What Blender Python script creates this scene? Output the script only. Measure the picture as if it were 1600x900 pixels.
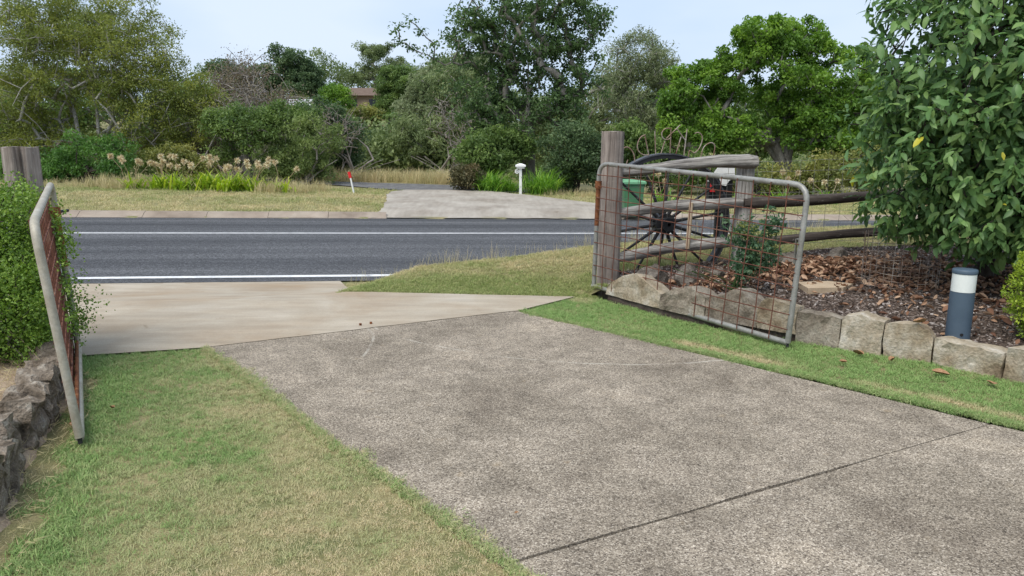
import bpy, math, random
import numpy as np
from mathutils import Vector, Matrix
from mathutils.geometry import delaunay_2d_cdt

for o in list(bpy.data.objects): bpy.data.objects.remove(o)
scene = bpy.context.scene
COL = scene.collection
R = math.radians

# ------------------------------------------------------------------ camera
cam_d = bpy.data.cameras.new('camera')
cam_d.sensor_width = 36; cam_d.lens = 26.0
cam_d.clip_start = .05; cam_d.clip_end = 2000
cam = bpy.data.objects.new('camera', cam_d); COL.objects.link(cam)
cam.location = (0, 0, 1.6)
cam.rotation_euler = (R(90 - 11.167), 0, 0)
scene.camera = cam

# ------------------------------------------------------------------ world, sun, exposure
SUN_EL, SUN_AZ = 58, 215        # azimuth clockwise from +Y: behind the camera, to the left
world = bpy.data.worlds.new('World'); scene.world = world; world.use_nodes = True
wn = world.node_tree; wn.nodes.clear()
sky = wn.nodes.new('ShaderNodeTexSky'); sky.sky_type = 'NISHITA'; sky.sun_disc = False
sky.sun_elevation = R(SUN_EL); sky.sun_rotation = R(SUN_AZ); sky.dust_density = 3.0; sky.air_density = 1.0
b1 = wn.nodes.new('ShaderNodeBackground'); b1.inputs['Strength'].default_value = .10
wn.links.new(sky.outputs[0], b1.inputs['Color'])
b2 = wn.nodes.new('ShaderNodeBackground'); b2.inputs['Strength'].default_value = 0.95     # thin high overcast
tc = wn.nodes.new('ShaderNodeTexCoord'); mp = wn.nodes.new('ShaderNodeMapping'); mp.inputs['Scale'].default_value = (1.2, 1.2, 4.0)
nz = wn.nodes.new('ShaderNodeTexNoise'); nz.inputs['Scale'].default_value = 1.6; nz.inputs['Detail'].default_value = 4
cr = wn.nodes.new('ShaderNodeValToRGB')
cr.color_ramp.elements[0].position = .32; cr.color_ramp.elements[0].color = (.44, .58, .78, 1)
cr.color_ramp.elements[1].position = .68; cr.color_ramp.elements[1].color = (.63, .72, .86, 1)
wn.links.new(tc.outputs['Generated'], mp.inputs['Vector']); wn.links.new(mp.outputs[0], nz.inputs['Vector'])
wn.links.new(nz.outputs['Fac'], cr.inputs['Fac']); wn.links.new(cr.outputs['Color'], b2.inputs['Color'])
mx = wn.nodes.new('ShaderNodeMixShader'); mx.inputs['Fac'].default_value = .82
wo = wn.nodes.new('ShaderNodeOutputWorld')
wn.links.new(b1.outputs[0], mx.inputs[1]); wn.links.new(b2.outputs[0], mx.inputs[2]); wn.links.new(mx.outputs[0], wo.inputs['Surface'])

sun_d = bpy.data.lights.new('sun', 'SUN'); sun_d.energy = 2.3; sun_d.angle = R(45); sun_d.color = (1, .95, .86)
sun = bpy.data.objects.new('sun', sun_d); COL.objects.link(sun); sun.location = (-20, -20, 40)
sd = Vector((math.sin(R(SUN_AZ)) * math.cos(R(SUN_EL)), math.cos(R(SUN_AZ)) * math.cos(R(SUN_EL)), math.sin(R(SUN_EL))))
sun.rotation_euler = (-sd).to_track_quat('-Z', 'Y').to_euler()

scene.render.engine = 'CYCLES'
vs = scene.view_settings
vs.view_transform = 'Standard'; vs.look = 'None'; vs.exposure = 0.52; vs.gamma = 1.0; vs.use_curve_mapping = False

# ------------------------------------------------------------------ helpers
rng = np.random.default_rng(11)
random.seed(5)

def props(o, label=None, cat=None, group=None, kind=None):
    if label: o['label'] = label
    if cat: o['category'] = cat
    if group: o['group'] = group
    if kind: o['kind'] = kind
    return o

def empty(name, loc, rz=0.0):
    o = bpy.data.objects.new(name, None); COL.objects.link(o); o.location = loc; o.rotation_euler = (0, 0, rz)
    o.empty_display_size = .1
    return o

def thing(name, loc, label, cat, group=None, rz=0.0):
    return props(empty(name, loc, rz), label, cat, group)

def link(name, me, parent=None, mat=None):
    o = bpy.data.objects.new(name, me); COL.objects.link(o)
    if mat is not None and not me.materials: me.materials.append(mat)
    if parent is not None: o.parent = parent
    return o

def raw_mesh(name, V, F, smooth=True, attrs=None):
    """V (n,3) array, F (m,k) array of equal-sized faces."""
    V = np.asarray(V, np.float32); F = np.asarray(F, np.int32); m, k = F.shape
    me = bpy.data.meshes.new(name)
    me.vertices.add(len(V)); me.vertices.foreach_set('co', V.ravel())
    me.loops.add(m * k); me.loops.foreach_set('vertex_index', F.ravel())
    me.polygons.add(m); me.polygons.foreach_set('loop_start', np.arange(0, m * k, k, dtype=np.int32))
    me.polygons.foreach_set('use_smooth', np.full(m, smooth, dtype=bool))
    me.update(calc_edges=True)
    for nm, arr in (attrs or {}).items():
        a = me.attributes.new(nm, 'FLOAT', 'FACE'); a.data.foreach_set('value', np.asarray(arr, np.float32))
    return me

class MB:
    def __init__(s): s.v = []; s.f = []; s.sm = []
    def add(s, V, F, smooth=False):
        b = len(s.v); s.v += [tuple(p) for p in V]
        for f in F: s.f.append([i + b for i in f]); s.sm.append(smooth)
    def tube(s, path, rad, n=8, cap=True, wob=0.0, flat=1.0, smooth=True):
        P = [Vector(p) for p in path]; m = len(P)
        rad = [rad] * m if np.isscalar(rad) else list(rad)
        t0 = (P[1] - P[0]).normalized()
        ref = Vector((0, 0, 1)) if abs(t0.z) < .9 else Vector((1, 0, 0))
        u = t0.cross(ref).normalized(); V = []
        prof = [1 + wob * random.uniform(-1, 1) for _ in range(n)]
        for i in range(m):
            t = (P[min(i + 1, m - 1)] - P[max(i - 1, 0)]).normalized()
            u = (u - t * u.dot(t)).normalized(); w = t.cross(u)
            for k in range(n):
                a = 2 * math.pi * k / n; r = rad[i] * prof[k] * (1 + wob * .5 * random.uniform(-1, 1))
                V.append(P[i] + u * (math.cos(a) * r) + w * (math.sin(a) * r * flat))
        F = [(i * n + k, i * n + (k + 1) % n, (i + 1) * n + (k + 1) % n, (i + 1) * n + k) for i in range(m - 1) for k in range(n)]
        s.add(V, F, smooth)
        if cap:
            s.add(V[:n], [tuple(range(n))[::-1]]); s.add(V[(m - 1) * n:], [tuple(range(n))])
    def box(s, c, d, M=None, taper=1.0):
        V = []
        for z in (-1, 1):
            q = taper if z > 0 else 1
            for x, y in ((-1, -1), (1, -1), (1, 1), (-1, 1)):
                p = Vector((x * d[0] / 2 * q, y * d[1] / 2 * q, z * d[2] / 2))
                if M is not None: p = M @ p
                V.append(p + Vector(c))
        s.add(V, [(3, 2, 1, 0), (4, 5, 6, 7), (0, 1, 5, 4), (1, 2, 6, 5), (2, 3, 7, 6), (3, 0, 4, 7)])
    def lathe(s, c, prof, n=20, smooth=True):
        V = [(c[0] + r * math.cos(2 * math.pi * k / n), c[1] + r * math.sin(2 * math.pi * k / n), c[2] + z) for r, z in prof for k in range(n)]
        F = [(i * n + k, i * n + (k + 1) % n, (i + 1) * n + (k + 1) % n, (i + 1) * n + k) for i in range(len(prof) - 1) for k in range(n)]
        s.add(V, F, smooth)
        s.add(V[:n], [tuple(range(n))[::-1]]); s.add(V[-n:], [tuple(range(n))])
    def mesh(s, name, origin=None):
        me = bpy.data.meshes.new(name)
        V = s.v if origin is None else [(p[0] - origin[0], p[1] - origin[1], p[2] - origin[2]) for p in s.v]
        me.from_pydata([tuple(p) for p in V], [], s.f)
        me.polygons.foreach_set('use_smooth', s.sm); me.update()
        return me
    def build(s, name, mat, parent=None, world=True):
        o = parent.location if (parent is not None and world) else None
        return link(name, s.mesh(name, o), parent, mat)

def sstep(x, a, b):
    t = np.clip((np.asarray(x, float) - a) / (b - a), 0, 1); return t * t * (3 - 2 * t)

def vnoise(x, y, seed=0):
    x = np.asarray(x, float); y = np.asarray(y, float)
    xi = np.floor(x).astype(np.int64); yi = np.floor(y).astype(np.int64); fx = x - xi; fy = y - yi
    fx = fx * fx * (3 - 2 * fx); fy = fy * fy * (3 - 2 * fy)
    def h(a, b):
        n = (a * 374761393 + b * 668265263 + seed * 982451653) & 0x7fffffff
        n = ((n ^ (n >> 13)) * 1274126177) & 0x7fffffff
        return ((n ^ (n >> 16)) & 0xffff) / 65535.0
    return (h(xi, yi) * (1 - fx) + h(xi + 1, yi) * fx) * (1 - fy) + (h(xi, yi + 1) * (1 - fx) + h(xi + 1, yi + 1) * fx) * fy

def fbm(x, y, seed=0, oct=4):
    s = 0; a = .5; t = 0
    for i in range(oct):
        s = s + a * vnoise(np.asarray(x) * 2 ** i, np.asarray(y) * 2 ** i, seed + i); t += a; a *= .55
    return s / t

# ------------------------------------------------------------------ materials
def newmat(name):
    m = bpy.data.materials.new(name); m.use_nodes = True
    nt = m.node_tree; return m, nt, nt.nodes['Principled BSDF']

def ramp(nt, cols):
    r = nt.nodes.new('ShaderNodeValToRGB'); e = r.color_ramp.elements
    while len(e) < len(cols): e.new(.5)
    for i, (p, c) in enumerate(cols): e[i].position = p; e[i].color = (*c, 1)
    return r

def coords(nt, kind='Object', scale=(1, 1, 1)):
    if kind == 'World':
        g = nt.nodes.new('ShaderNodeNewGeometry'); src = g.outputs['Position']
    else:
        t = nt.nodes.new('ShaderNodeTexCoord'); src = t.outputs[kind]
    mp = nt.nodes.new('ShaderNodeMapping'); mp.inputs['Scale'].default_value = scale
    nt.links.new(src, mp.inputs['Vector']); return mp.outputs[0]

def noise(nt, vec, scale, detail=4, rough=.55, dist=0):
    n = nt.nodes.new('ShaderNodeTexNoise'); n.inputs['Scale'].default_value = scale; n.inputs['Detail'].default_value = detail
    n.inputs['Roughness'].default_value = rough; n.inputs['Distortion'].default_value = dist
    nt.links.new(vec, n.inputs['Vector']); return n.outputs['Fac']

def mixc(nt, fac, a, b, mode='MIX'):
    m = nt.nodes.new('ShaderNodeMix'); m.data_type = 'RGBA'; m.blend_type = mode
    if isinstance(fac, (int, float)): m.inputs[0].default_value = fac
    else: nt.links.new(fac, m.inputs[0])
    for s, v in ((6, a), (7, b)):
        if isinstance(v, tuple): m.inputs[s].default_value = (*v, 1)
        else: nt.links.new(v, m.inputs[s])
    return m.outputs[2]

def math_n(nt, op, a, b=None, c=None):
    m = nt.nodes.new('ShaderNodeMath'); m.operation = op
    for i, v in enumerate((a, b, c)):
        if v is None: continue
        if isinstance(v, (int, float)): m.inputs[i].default_value = v
        else: nt.links.new(v, m.inputs[i])
    return m.outputs[0]

def bump(nt, bs, h, strength, dist=.01):
    b = nt.nodes.new('ShaderNodeBump'); b.inputs['Strength'].default_value = strength; b.inputs['Distance'].default_value = dist
    nt.links.new(h, b.inputs['Height']); nt.links.new(b.outputs[0], bs.inputs['Normal'])

def pmat(name, cols, scale=5, fine=60, fine_amt=.35, rough=.85, bmp=.4, bdist=.006, stretch=(1, 1, 1), kind='Object', spec=.3, metal=0.0, detail=5, dist=0):
    """broad noise -> colour ramp, multiplied by fine grain, with matching relief"""
    m, nt, bs = newmat(name)
    v = coords(nt, kind, stretch)
    n1 = noise(nt, v, scale, detail, .6, dist); n2 = noise(nt, v, fine, 3, .6)
    c = ramp(nt, cols); nt.links.new(n1, c.inputs[0])
    g = ramp(nt, [(.25, (1 - fine_amt,) * 3), (.75, (1 + fine_amt * .6,) * 3)]); nt.links.new(n2, g.inputs[0])
    col = mixc(nt, 1.0, c.outputs[0], g.outputs[0], 'MULTIPLY')
    nt.links.new(col, bs.inputs['Base Color'])
    bs.inputs['Roughness'].default_value = rough; bs.inputs['Specular IOR Level'].default_value = spec; bs.inputs['Metallic'].default_value = metal
    if bmp: bump(nt, bs, math_n(nt, 'ADD', n1, n2), bmp, bdist)
    return m

def leafmat(name, cols, rough=.5, trans=.35, spec=.35, attr_type='GEOMETRY', sheen=0):
    m, nt, bs = newmat(name)
    a = nt.nodes.new('ShaderNodeAttribute'); a.attribute_name = 'var'; a.attribute_type = attr_type
    c = ramp(nt, cols); nt.links.new(a.outputs['Fac'], c.inputs[0])
    nt.links.new(c.outputs[0], bs.inputs['Base Color']); bs.inputs['Roughness'].default_value = rough
    bs.inputs['Specular IOR Level'].default_value = spec
    tr = nt.nodes.new('ShaderNodeBsdfTranslucent')
    hs = nt.nodes.new('ShaderNodeHueSaturation'); hs.inputs['Value'].default_value = 1.3; hs.inputs['Saturation'].default_value = 1.1
    nt.links.new(c.outputs[0], hs.inputs['Color']); nt.links.new(hs.outputs[0], tr.inputs['Color'])
    ms = nt.nodes.new('ShaderNodeMixShader'); ms.inputs[0].default_value = trans
    out = nt.nodes['Material Output']
    nt.links.new(bs.outputs[0], ms.inputs[1]); nt.links.new(tr.outputs[0], ms.inputs[2]); nt.links.new(ms.outputs[0], out.inputs['Surface'])
    return m

# exposed-aggregate driveway slab, with stains and the arc the gate bolt has scratched
def slab_material():
    m, nt, bs = newmat('exposed_aggregate')
    v = coords(nt, 'World')
    vo = nt.nodes.new('ShaderNodeTexVoronoi'); vo.inputs['Scale'].default_value = 165; nt.links.new(v, vo.inputs['Vector'])
    sep = nt.nodes.new('ShaderNodeSeparateColor'); nt.links.new(vo.outputs['Color'], sep.inputs[0])
    c = ramp(nt, [(0, (.085, .070, .055)), (.2, (.185, .155, .120)), (.5, (.275, .235, .182)), (.8, (.36, .31, .245)), (1, (.54, .48, .395))]); nt.links.new(sep.outputs[0], c.inputs[0])
    v2 = nt.nodes.new('ShaderNodeTexVoronoi'); v2.inputs['Scale'].default_value = 330; nt.links.new(v, v2.inputs['Vector'])
    s2 = nt.nodes.new('ShaderNodeSeparateColor'); nt.links.new(v2.outputs['Color'], s2.inputs[0])
    c2 = ramp(nt, [(0, (.70, .70, .71)), (1, (1.26, 1.26, 1.27))]); nt.links.new(s2.outputs[0], c2.inputs[0])
    col = mixc(nt, 1, c.outputs[0], c2.outputs[0], 'MULTIPLY')
    st = ramp(nt, [(.3, (.70, .68, .66)), (.46, (.92, .91, .89)), (.56, (1.04, 1.03, 1.02)), (.68, (1.30, 1.28, 1.25))]); nt.links.new(noise(nt, v, 1.25, 6, .62, .4), st.inputs[0])
    col = mixc(nt, 1, col, st.outputs[0], 'MULTIPLY')
    s3 = ramp(nt, [(.35, (.80, .79, .78)), (.65, (1.12, 1.11, 1.1))]); nt.links.new(noise(nt, v, 6, 5, .6), s3.inputs[0])
    col = mixc(nt, 1, col, s3.outputs[0], 'MULTIPLY')
    ru = ramp(nt, [(.66, (0, 0, 0)), (.76, (1, 1, 1))]); nt.links.new(noise(nt, coords(nt, 'World', (1, 1, 1)), 9, 3, .5), ru.inputs[0])
    col = mixc(nt, math_n(nt, 'MULTIPLY', ru.outputs[0], .22), col, (.34, .23, .11))
    # scratch rings: distance from each hinge
    sx = nt.nodes.new('ShaderNodeSeparateXYZ'); nt.links.new(v, sx.inputs[0])
    wob = math_n(nt, 'MULTIPLY', math_n(nt, 'SUBTRACT', noise(nt, v, 1.2, 2), .5), .12)
    brk = ramp(nt, [(.42, (0, 0, 0)), (.6, (1, 1, 1))]); nt.links.new(noise(nt, v, 3.5, 5, .7), brk.inputs[0])
    for (hx, hy, rad, ylim) in ((.86, 7.72, 2.50, 4.9), (-3.36, 5.55, 2.22, 5.4)):
        dx = math_n(nt, 'SUBTRACT', sx.outputs[0], hx); dy = math_n(nt, 'SUBTRACT', sx.outputs[1], hy)
        d = math_n(nt, 'SQRT', math_n(nt, 'ADD', math_n(nt, 'MULTIPLY', dx, dx), math_n(nt, 'MULTIPLY', dy, dy)))
        e = math_n(nt, 'ABSOLUTE', math_n(nt, 'SUBTRACT', math_n(nt, 'ADD', d, wob), rad))
        k = math_n(nt, 'MULTIPLY', math_n(nt, 'LESS_THAN', e, .011), math_n(nt, 'GREATER_THAN', sx.outputs[1], ylim))
        col = mixc(nt, math_n(nt, 'MULTIPLY', math_n(nt, 'MULTIPLY', k, brk.outputs[0]), .38), col, (.62, .58, .50))
    nt.links.new(col, bs.inputs['Base Color']); bs.inputs['Roughness'].default_value = .9; bs.inputs['Specular IOR Level'].default_value = .25
    bump(nt, bs, math_n(nt, 'ADD', vo.outputs['Distance'], math_n(nt, 'MULTIPLY', v2.outputs['Distance'], .5)), .55, .004)
    return m

def concrete_material(name, cols, streak, fine=130):
    m, nt, bs = newmat(name); v = coords(nt, 'World')
    c = ramp(nt, cols); nt.links.new(noise(nt, v, .9, 6, .6, .3), c.inputs[0])
    s = ramp(nt, [(.35, (.86, .85, .84)), (.65, (1.07, 1.06, 1.05))]); nt.links.new(noise(nt, coords(nt, 'World', streak), 2.2, 5, .65), s.inputs[0])
    f = ramp(nt, [(.3, (.84, .84, .84)), (.7, (1.1, 1.1, 1.1))]); nfine = noise(nt, v, fine, 3, .7); nt.links.new(nfine, f.inputs[0])
    k = ramp(nt, [(.62, (1, 1, 1)), (.72, (.74, .70, .64))]); nt.links.new(noise(nt, v, 3.2, 6, .7, .5), k.inputs[0])
    col = mixc(nt, 1, mixc(nt, 1, mixc(nt, 1, c.outputs[0], s.outputs[0], 'MULTIPLY'), f.outputs[0], 'MULTIPLY'), k.outputs[0], 'MULTIPLY')
    nt.links.new(col, bs.inputs['Base Color']); bs.inputs['Roughness'].default_value = .88; bs.inputs['Specular IOR Level'].default_value = .25
    bump(nt, bs, nfine, .3, .003); return m

def asphalt_material():
    m, nt, bs = newmat('asphalt'); v = coords(nt, 'World')
    rot = nt.nodes.new('ShaderNodeMapping'); rot.inputs['Rotation'].default_value = (0, 0, -R(10)); nt.links.new(v, rot.inputs['Vector'])
    st = nt.nodes.new('ShaderNodeMapping'); st.inputs['Scale'].default_value = (.06, 1.1, 1); nt.links.new(rot.outputs[0], st.inputs['Vector'])
    c = ramp(nt, [(.3, (.042, .043, .047)), (.5, (.070, .071, .076)), (.72, (.115, .116, .121))]); nt.links.new(noise(nt, st.outputs[0], 1.3, 5, .6), c.inputs[0])
    vo = nt.nodes.new('ShaderNodeTexVoronoi'); vo.inputs['Scale'].default_value = 60; nt.links.new(v, vo.inputs['Vector'])
    sp = nt.nodes.new('ShaderNodeSeparateColor'); nt.links.new(vo.outputs['Color'], sp.inputs[0])
    g = ramp(nt, [(0, (.45, .45, .45)), (.6, (1, 1, 1)), (1, (1.9, 1.9, 1.9))]); nt.links.new(sp.outputs[0], g.inputs[0])
    nt.links.new(mixc(nt, 1, c.outputs[0], g.outputs[0], 'MULTIPLY'), bs.inputs['Base Color'])
    bs.inputs['Roughness'].default_value = .8; bs.inputs['Specular IOR Level'].default_value = .3
    bump(nt, bs, vo.outputs['Distance'], .5, .006); return m

def wood_material(name, cols, grain_axis='Z', rough=.9):
    m, nt, bs = newmat(name)
    sc = (26, 26, 1.1) if grain_axis == 'Z' else (1.1, 26, 26)
    v = coords(nt, 'Object', sc); v0 = coords(nt, 'Object')
    n1 = noise(nt, v, 1.4, 6, .68, .25)
    c = ramp(nt, cols); nt.links.new(n1, c.inputs[0])
    b = ramp(nt, [(.3, (.72, .70, .70)), (.7, (1.18, 1.16, 1.14))]); nt.links.new(noise(nt, v0, 4.5, 4, .6), b.inputs[0])
    l = ramp(nt, [(.63, (0, 0, 0)), (.7, (1, 1, 1))]); nt.links.new(noise(nt, v0, 26, 4, .7), l.inputs[0])
    col = mixc(nt, 1, c.outputs[0], b.outputs[0], 'MULTIPLY')
    col = mixc(nt, math_n(nt, 'MULTIPLY', l.outputs[0], .45), col, (.50, .50, .45))
    nt.links.new(col, bs.inputs['Base Color']); bs.inputs['Roughness'].default_value = rough; bs.inputs['Specular IOR Level'].default_value = .2
    bump(nt, bs, n1, .9, .012); return m

M = {}
M['slab'] = slab_material()
M['apron'] = concrete_material('apron_concrete', [(.3, (.34, .26, .175)), (.42, (.36, .295, .22)), (.55, (.40, .345, .27)), (.7, (.45, .40, .33))], (.5, 3, 1))
M['farcon'] = concrete_material('old_concrete', [(.3, (.27, .235, .195)), (.5, (.36, .325, .28)), (.7, (.43, .395, .345))], (3, .5, 1))
M['kerb'] = concrete_material('kerb_concrete', [(.3, (.22, .175, .135)), (.5, (.31, .255, .205)), (.7, (.39, .335, .275))], (1, 1, 1))
M['asphalt'] = asphalt_material()
M['paint'] = pmat('road_paint', [(.26, (.25, .25, .26)), (.36, (.58, .58, .58)), (.6, (.78, .78, .78))], 7, 60, .3, .6, .1, kind='World', detail=8)
M['gravel'] = pmat('grey_gravel', [(.3, (.10, .10, .105)), (.7, (.22, .215, .21))], 3, 45, .6, .95, .8, .02, kind='World')
M['soil'] = pmat('dry_soil', [(.3, (.24, .165, .105)), (.5, (.36, .27, .19)), (.7, (.46, .36, .26))], 5, 70, .4, .95, .7, .015, kind='World')
M['mulch'] = pmat('mulch_soil', [(.3, (.055, .038, .030)), (.5, (.11, .080, .064)), (.72, (.20, .155, .13))], 14, 120, .6, .95, 1, .02, kind='World')
M['turf'] = pmat('turf_thatch', [(.3, (.13, .15, .055)), (.5, (.22, .20, .09)), (.7, (.34, .28, .15))], 3, 90, .5, .95, .7, .015, kind='World')
M['ground'] = pmat('rough_grassland', [(.3, (.16, .17, .07)), (.5, (.27, .24, .12)), (.7, (.38, .32, .17))], .8, 30, .4, .95, .5, .03, kind='World')
M['post'] = wood_material('weathered_post_wood', [(.25, (.05, .042, .038)), (.40, (.19, .16, .14)), (.56, (.32, .275, .245)), (.75, (.46, .41, .37))])
M['rail_post'] = wood_material('silvered_post_wood', [(.3, (.04, .036, .032)), (.42, (.24, .225, .205)), (.56, (.40, .385, .36)), (.75, (.60, .58, .55))])
M['rail'] = wood_material('weathered_rail_wood', [(.3, (.025, .022, .02)), (.42, (.16, .15, .14)), (.56, (.32, .305, .285)), (.75, (.52, .50, .47))], 'X')
M['raild'] = wood_material('dark_rail_wood', [(.25, (.02, .016, .014)), (.45, (.06, .05, .044)), (.65, (.12, .10, .09)), (.85, (.24, .21, .19))], 'X')
M['galv'] = pmat('galvanised_tube', [(.3, (.20, .19, .165)), (.5, (.28, .275, .25)), (.7, (.36, .355, .33))], 9, 60, .18, .5, .15, .002, metal=.35, spec=.5)
M['galvtan'] = pmat('aged_galvanised_tube', [(.3, (.30, .265, .205)), (.55, (.40, .37, .30)), (.75, (.46, .44, .39))], 9, 60, .2, .6, .15, .002, metal=.15, spec=.4)
M['rust'] = pmat('rust', [(.3, (.10, .035, .018)), (.55, (.20, .075, .03)), (.75, (.33, .15, .06))], 18, 90, .3, .9, .4, .003)
M['wire'] = pmat('rusty_wire', [(.3, (.085, .032, .022)), (.55, (.15, .06, .038)), (.78, (.27, .17, .12))], 10, 90, .25, .85, 0)
M['wireg'] = pmat('grey_fence_wire', [(.3, (.16, .15, .13)), (.7, (.32, .31, .28))], 10, 90, .25, .6, 0, metal=.3)
M['iron'] = pmat('black_iron', [(.3, (.012, .012, .014)), (.6, (.03, .03, .033)), (.8, (.07, .06, .055))], 12, 70, .2, .55, .3, .003, spec=.4)
M['tyre'] = pmat('grey_iron_tyre', [(.3, (.05, .052, .06)), (.6, (.12, .125, .14)), (.8, (.22, .22, .23))], 12, 70, .2, .55, .3, .003, metal=.4)
M['letters'] = pmat('rusted_horseshoe_steel', [(.35, (.16, .07, .045)), (.5, (.30, .22, .17)), (.65, (.46, .43, .38))], 6, 60, .2, .6, .2, .002, metal=.3)
M['stone'] = pmat('dressed_sandstone', [(.28, (.13, .090, .055)), (.42, (.31, .245, .165)), (.56, (.42, .36, .275)), (.72, (.60, .56, .49))], 4.2, 48, .35, .92, .8, .012)
M['stoned'] = pmat('stained_sandstone', [(.28, (.10, .080, .06)), (.45, (.23, .19, .145)), (.62, (.35, .305, .245)), (.8, (.52, .49, .44))], 6, 55, .4, .92, .8, .012)
M['rock'] = pmat('lichened_rock', [(.28, (.05, .042, .036)), (.45, (.13, .11, .09)), (.62, (.22, .19, .16)), (.75, (.36, .33, .29))], 9, 60, .45, .95, 1, .02)
M['rockbrown'] = pmat('mossy_basalt_rock', [(.28, (.05, .04, .03)), (.42, (.14, .11, .08)), (.56, (.25, .205, .16)), (.7, (.42, .38, .32))], 9, 60, .45, .95, 1, .02)
M['footing'] = pmat('stained_footing', [(.3, (.07, .05, .038)), (.6, (.13, .10, .08)), (.8, (.2, .17, .14))], 6, 70, .4, .95, .5, .01)
M['paver'] = pmat('pale_paver', [(.3, (.40, .30, .20)), (.7, (.52, .41, .29))], 7, 80, .15, .9, .3, .004)
M['bollard'] = pmat('slate_blue_powdercoat', [(.3, (.055, .085, .12)), (.7, (.075, .11, .15))], 6, 200, .08, .5, .08, .001, spec=.4)
M['lens'] = pmat('opal_lens', [(.3, (.66, .69, .66)), (.7, (.74, .77, .74))], 4, 90, .04, .35, 0, spec=.5)
M['bin'] = pmat('green_plastic', [(.3, (.055, .16, .075)), (.7, (.08, .21, .10))], 4, 60, .1, .5, .05)
M['binlid'] = pmat('pale_green_plastic', [(.3, (.12, .30, .16)), (.7, (.16, .36, .20))], 4, 60, .1, .45, .05)
M['white'] = pmat('white_paint', [(.3, (.72, .72, .70)), (.7, (.82, .82, .80))], 6, 80, .08, .6, .1, .002)
M['red'] = pmat('red_paint', [(.3, (.55, .02, .025)), (.7, (.66, .03, .03))], 6, 80, .08, .5, .05)
M['black'] = pmat('black_paint', [(.3, (.012, .012, .013)), (.7, (.025, .025, .027))], 6, 80, .1, .5, .05)
M['roof'] = pmat('brown_roof_tile', [(.3, (.12, .08, .06)), (.7, (.18, .13, .10))], 3, 20, .2, .9, .2)
M['wall'] = pmat('tan_brick_wall', [(.3, (.36, .26, .19)), (.7, (.44, .33, .25))], 3, 30, .15, .9, .2)
M['tin'] = pmat('pale_tin_roof', [(.3, (.42, .43, .44)), (.7, (.52, .53, .54))], 3, 30, .1, .5, .1)
M['glass'] = pmat('dark_window', [(.3, (.02, .022, .025)), (.7, (.03, .033, .036))], 3, 30, .1, .15, 0, spec=.5)
M['bark'] = pmat('grey_bark', [(.3, (.10, .09, .075)), (.5, (.19, .175, .15)), (.72, (.34, .32, .28))], 5, 30, .4, .95, .9, .03, stretch=(1, 1, .4))
M['barkpale'] = pmat('pale_bark', [(.3, (.20, .19, .165)), (.5, (.32, .305, .27)), (.72, (.48, .46, .42))], 5, 30, .35, .95, .6, .03, stretch=(1, 1, .4))
M['barkdark'] = pmat('dark_bark', [(.3, (.03, .026, .022)), (.6, (.075, .062, .05)), (.8, (.14, .12, .10))], 6, 40, .4, .95, .9, .03, stretch=(1, 1, .4))
M['twig'] = pmat('grey_twig', [(.3, (.17, .15, .13)), (.7, (.33, .30, .27))], 5, 40, .3, .95, 0)

# ------------------------------------------------------------------ lie of the land
CU, SU = math.cos(R(10)), math.sin(R(10))            # the road runs 10 degrees off the X axis
def s_of(x, y): return CU * np.asarray(x) + SU * np.asarray(y)
def n_of(x, y): return -SU * np.asarray(x) + CU * np.asarray(y)
def xy_sn(s, n): return CU * s - SU * n, SU * s + CU * n
N_NEAR, N_FAR = 10.03, 18.12
STONE_LINE = [(.80, 7.80), (.96, 7.49), (1.39, 6.80), (1.71, 6.40), (2.07, 6.08), (2.32, 5.86), (2.58, 5.63), (2.83, 5.45), (3.10, 5.25), (3.39, 4.90), (3.56, 4.60), (3.95, 4.0), (4.6, 2.9), (5.3, 1.2), (5.8, -1.0)]
ROCK_LINE = [(-1.72, -1.0), (-1.85, 1.2), (-2.02, 2.2), (-2.18, 2.85), (-2.50, 3.55), (-2.68, 4.1), (-2.95, 4.75), (-3.40, 5.25), (-3.7, 5.4)]

def sdist(x, y, line):
    """signed distance to a polyline, positive on its left when walked in order"""
    x = np.asarray(x, float); y = np.asarray(y, float); best = np.full(x.shape, 1e9); sg = np.ones(x.shape)
    for (ax, ay), (bx, by) in zip(line[:-1], line[1:]):
        ux, uy = bx - ax, by - ay; L2 = ux * ux + uy * uy
        t = np.clip(((x - ax) * ux + (y - ay) * uy) / L2, 0, 1)
        d = np.hypot(x - ax - t * ux, y - ay - t * uy); cr = ux * (y - ay) - uy * (x - ax)
        m = d < best; best = np.where(m, d, best); sg = np.where(m, np.sign(cr), sg)
    return best * sg

def zroad(x):
    t = np.clip(np.asarray(x, float) + 6, -14, 26); return -.15 - .022 * t

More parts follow.
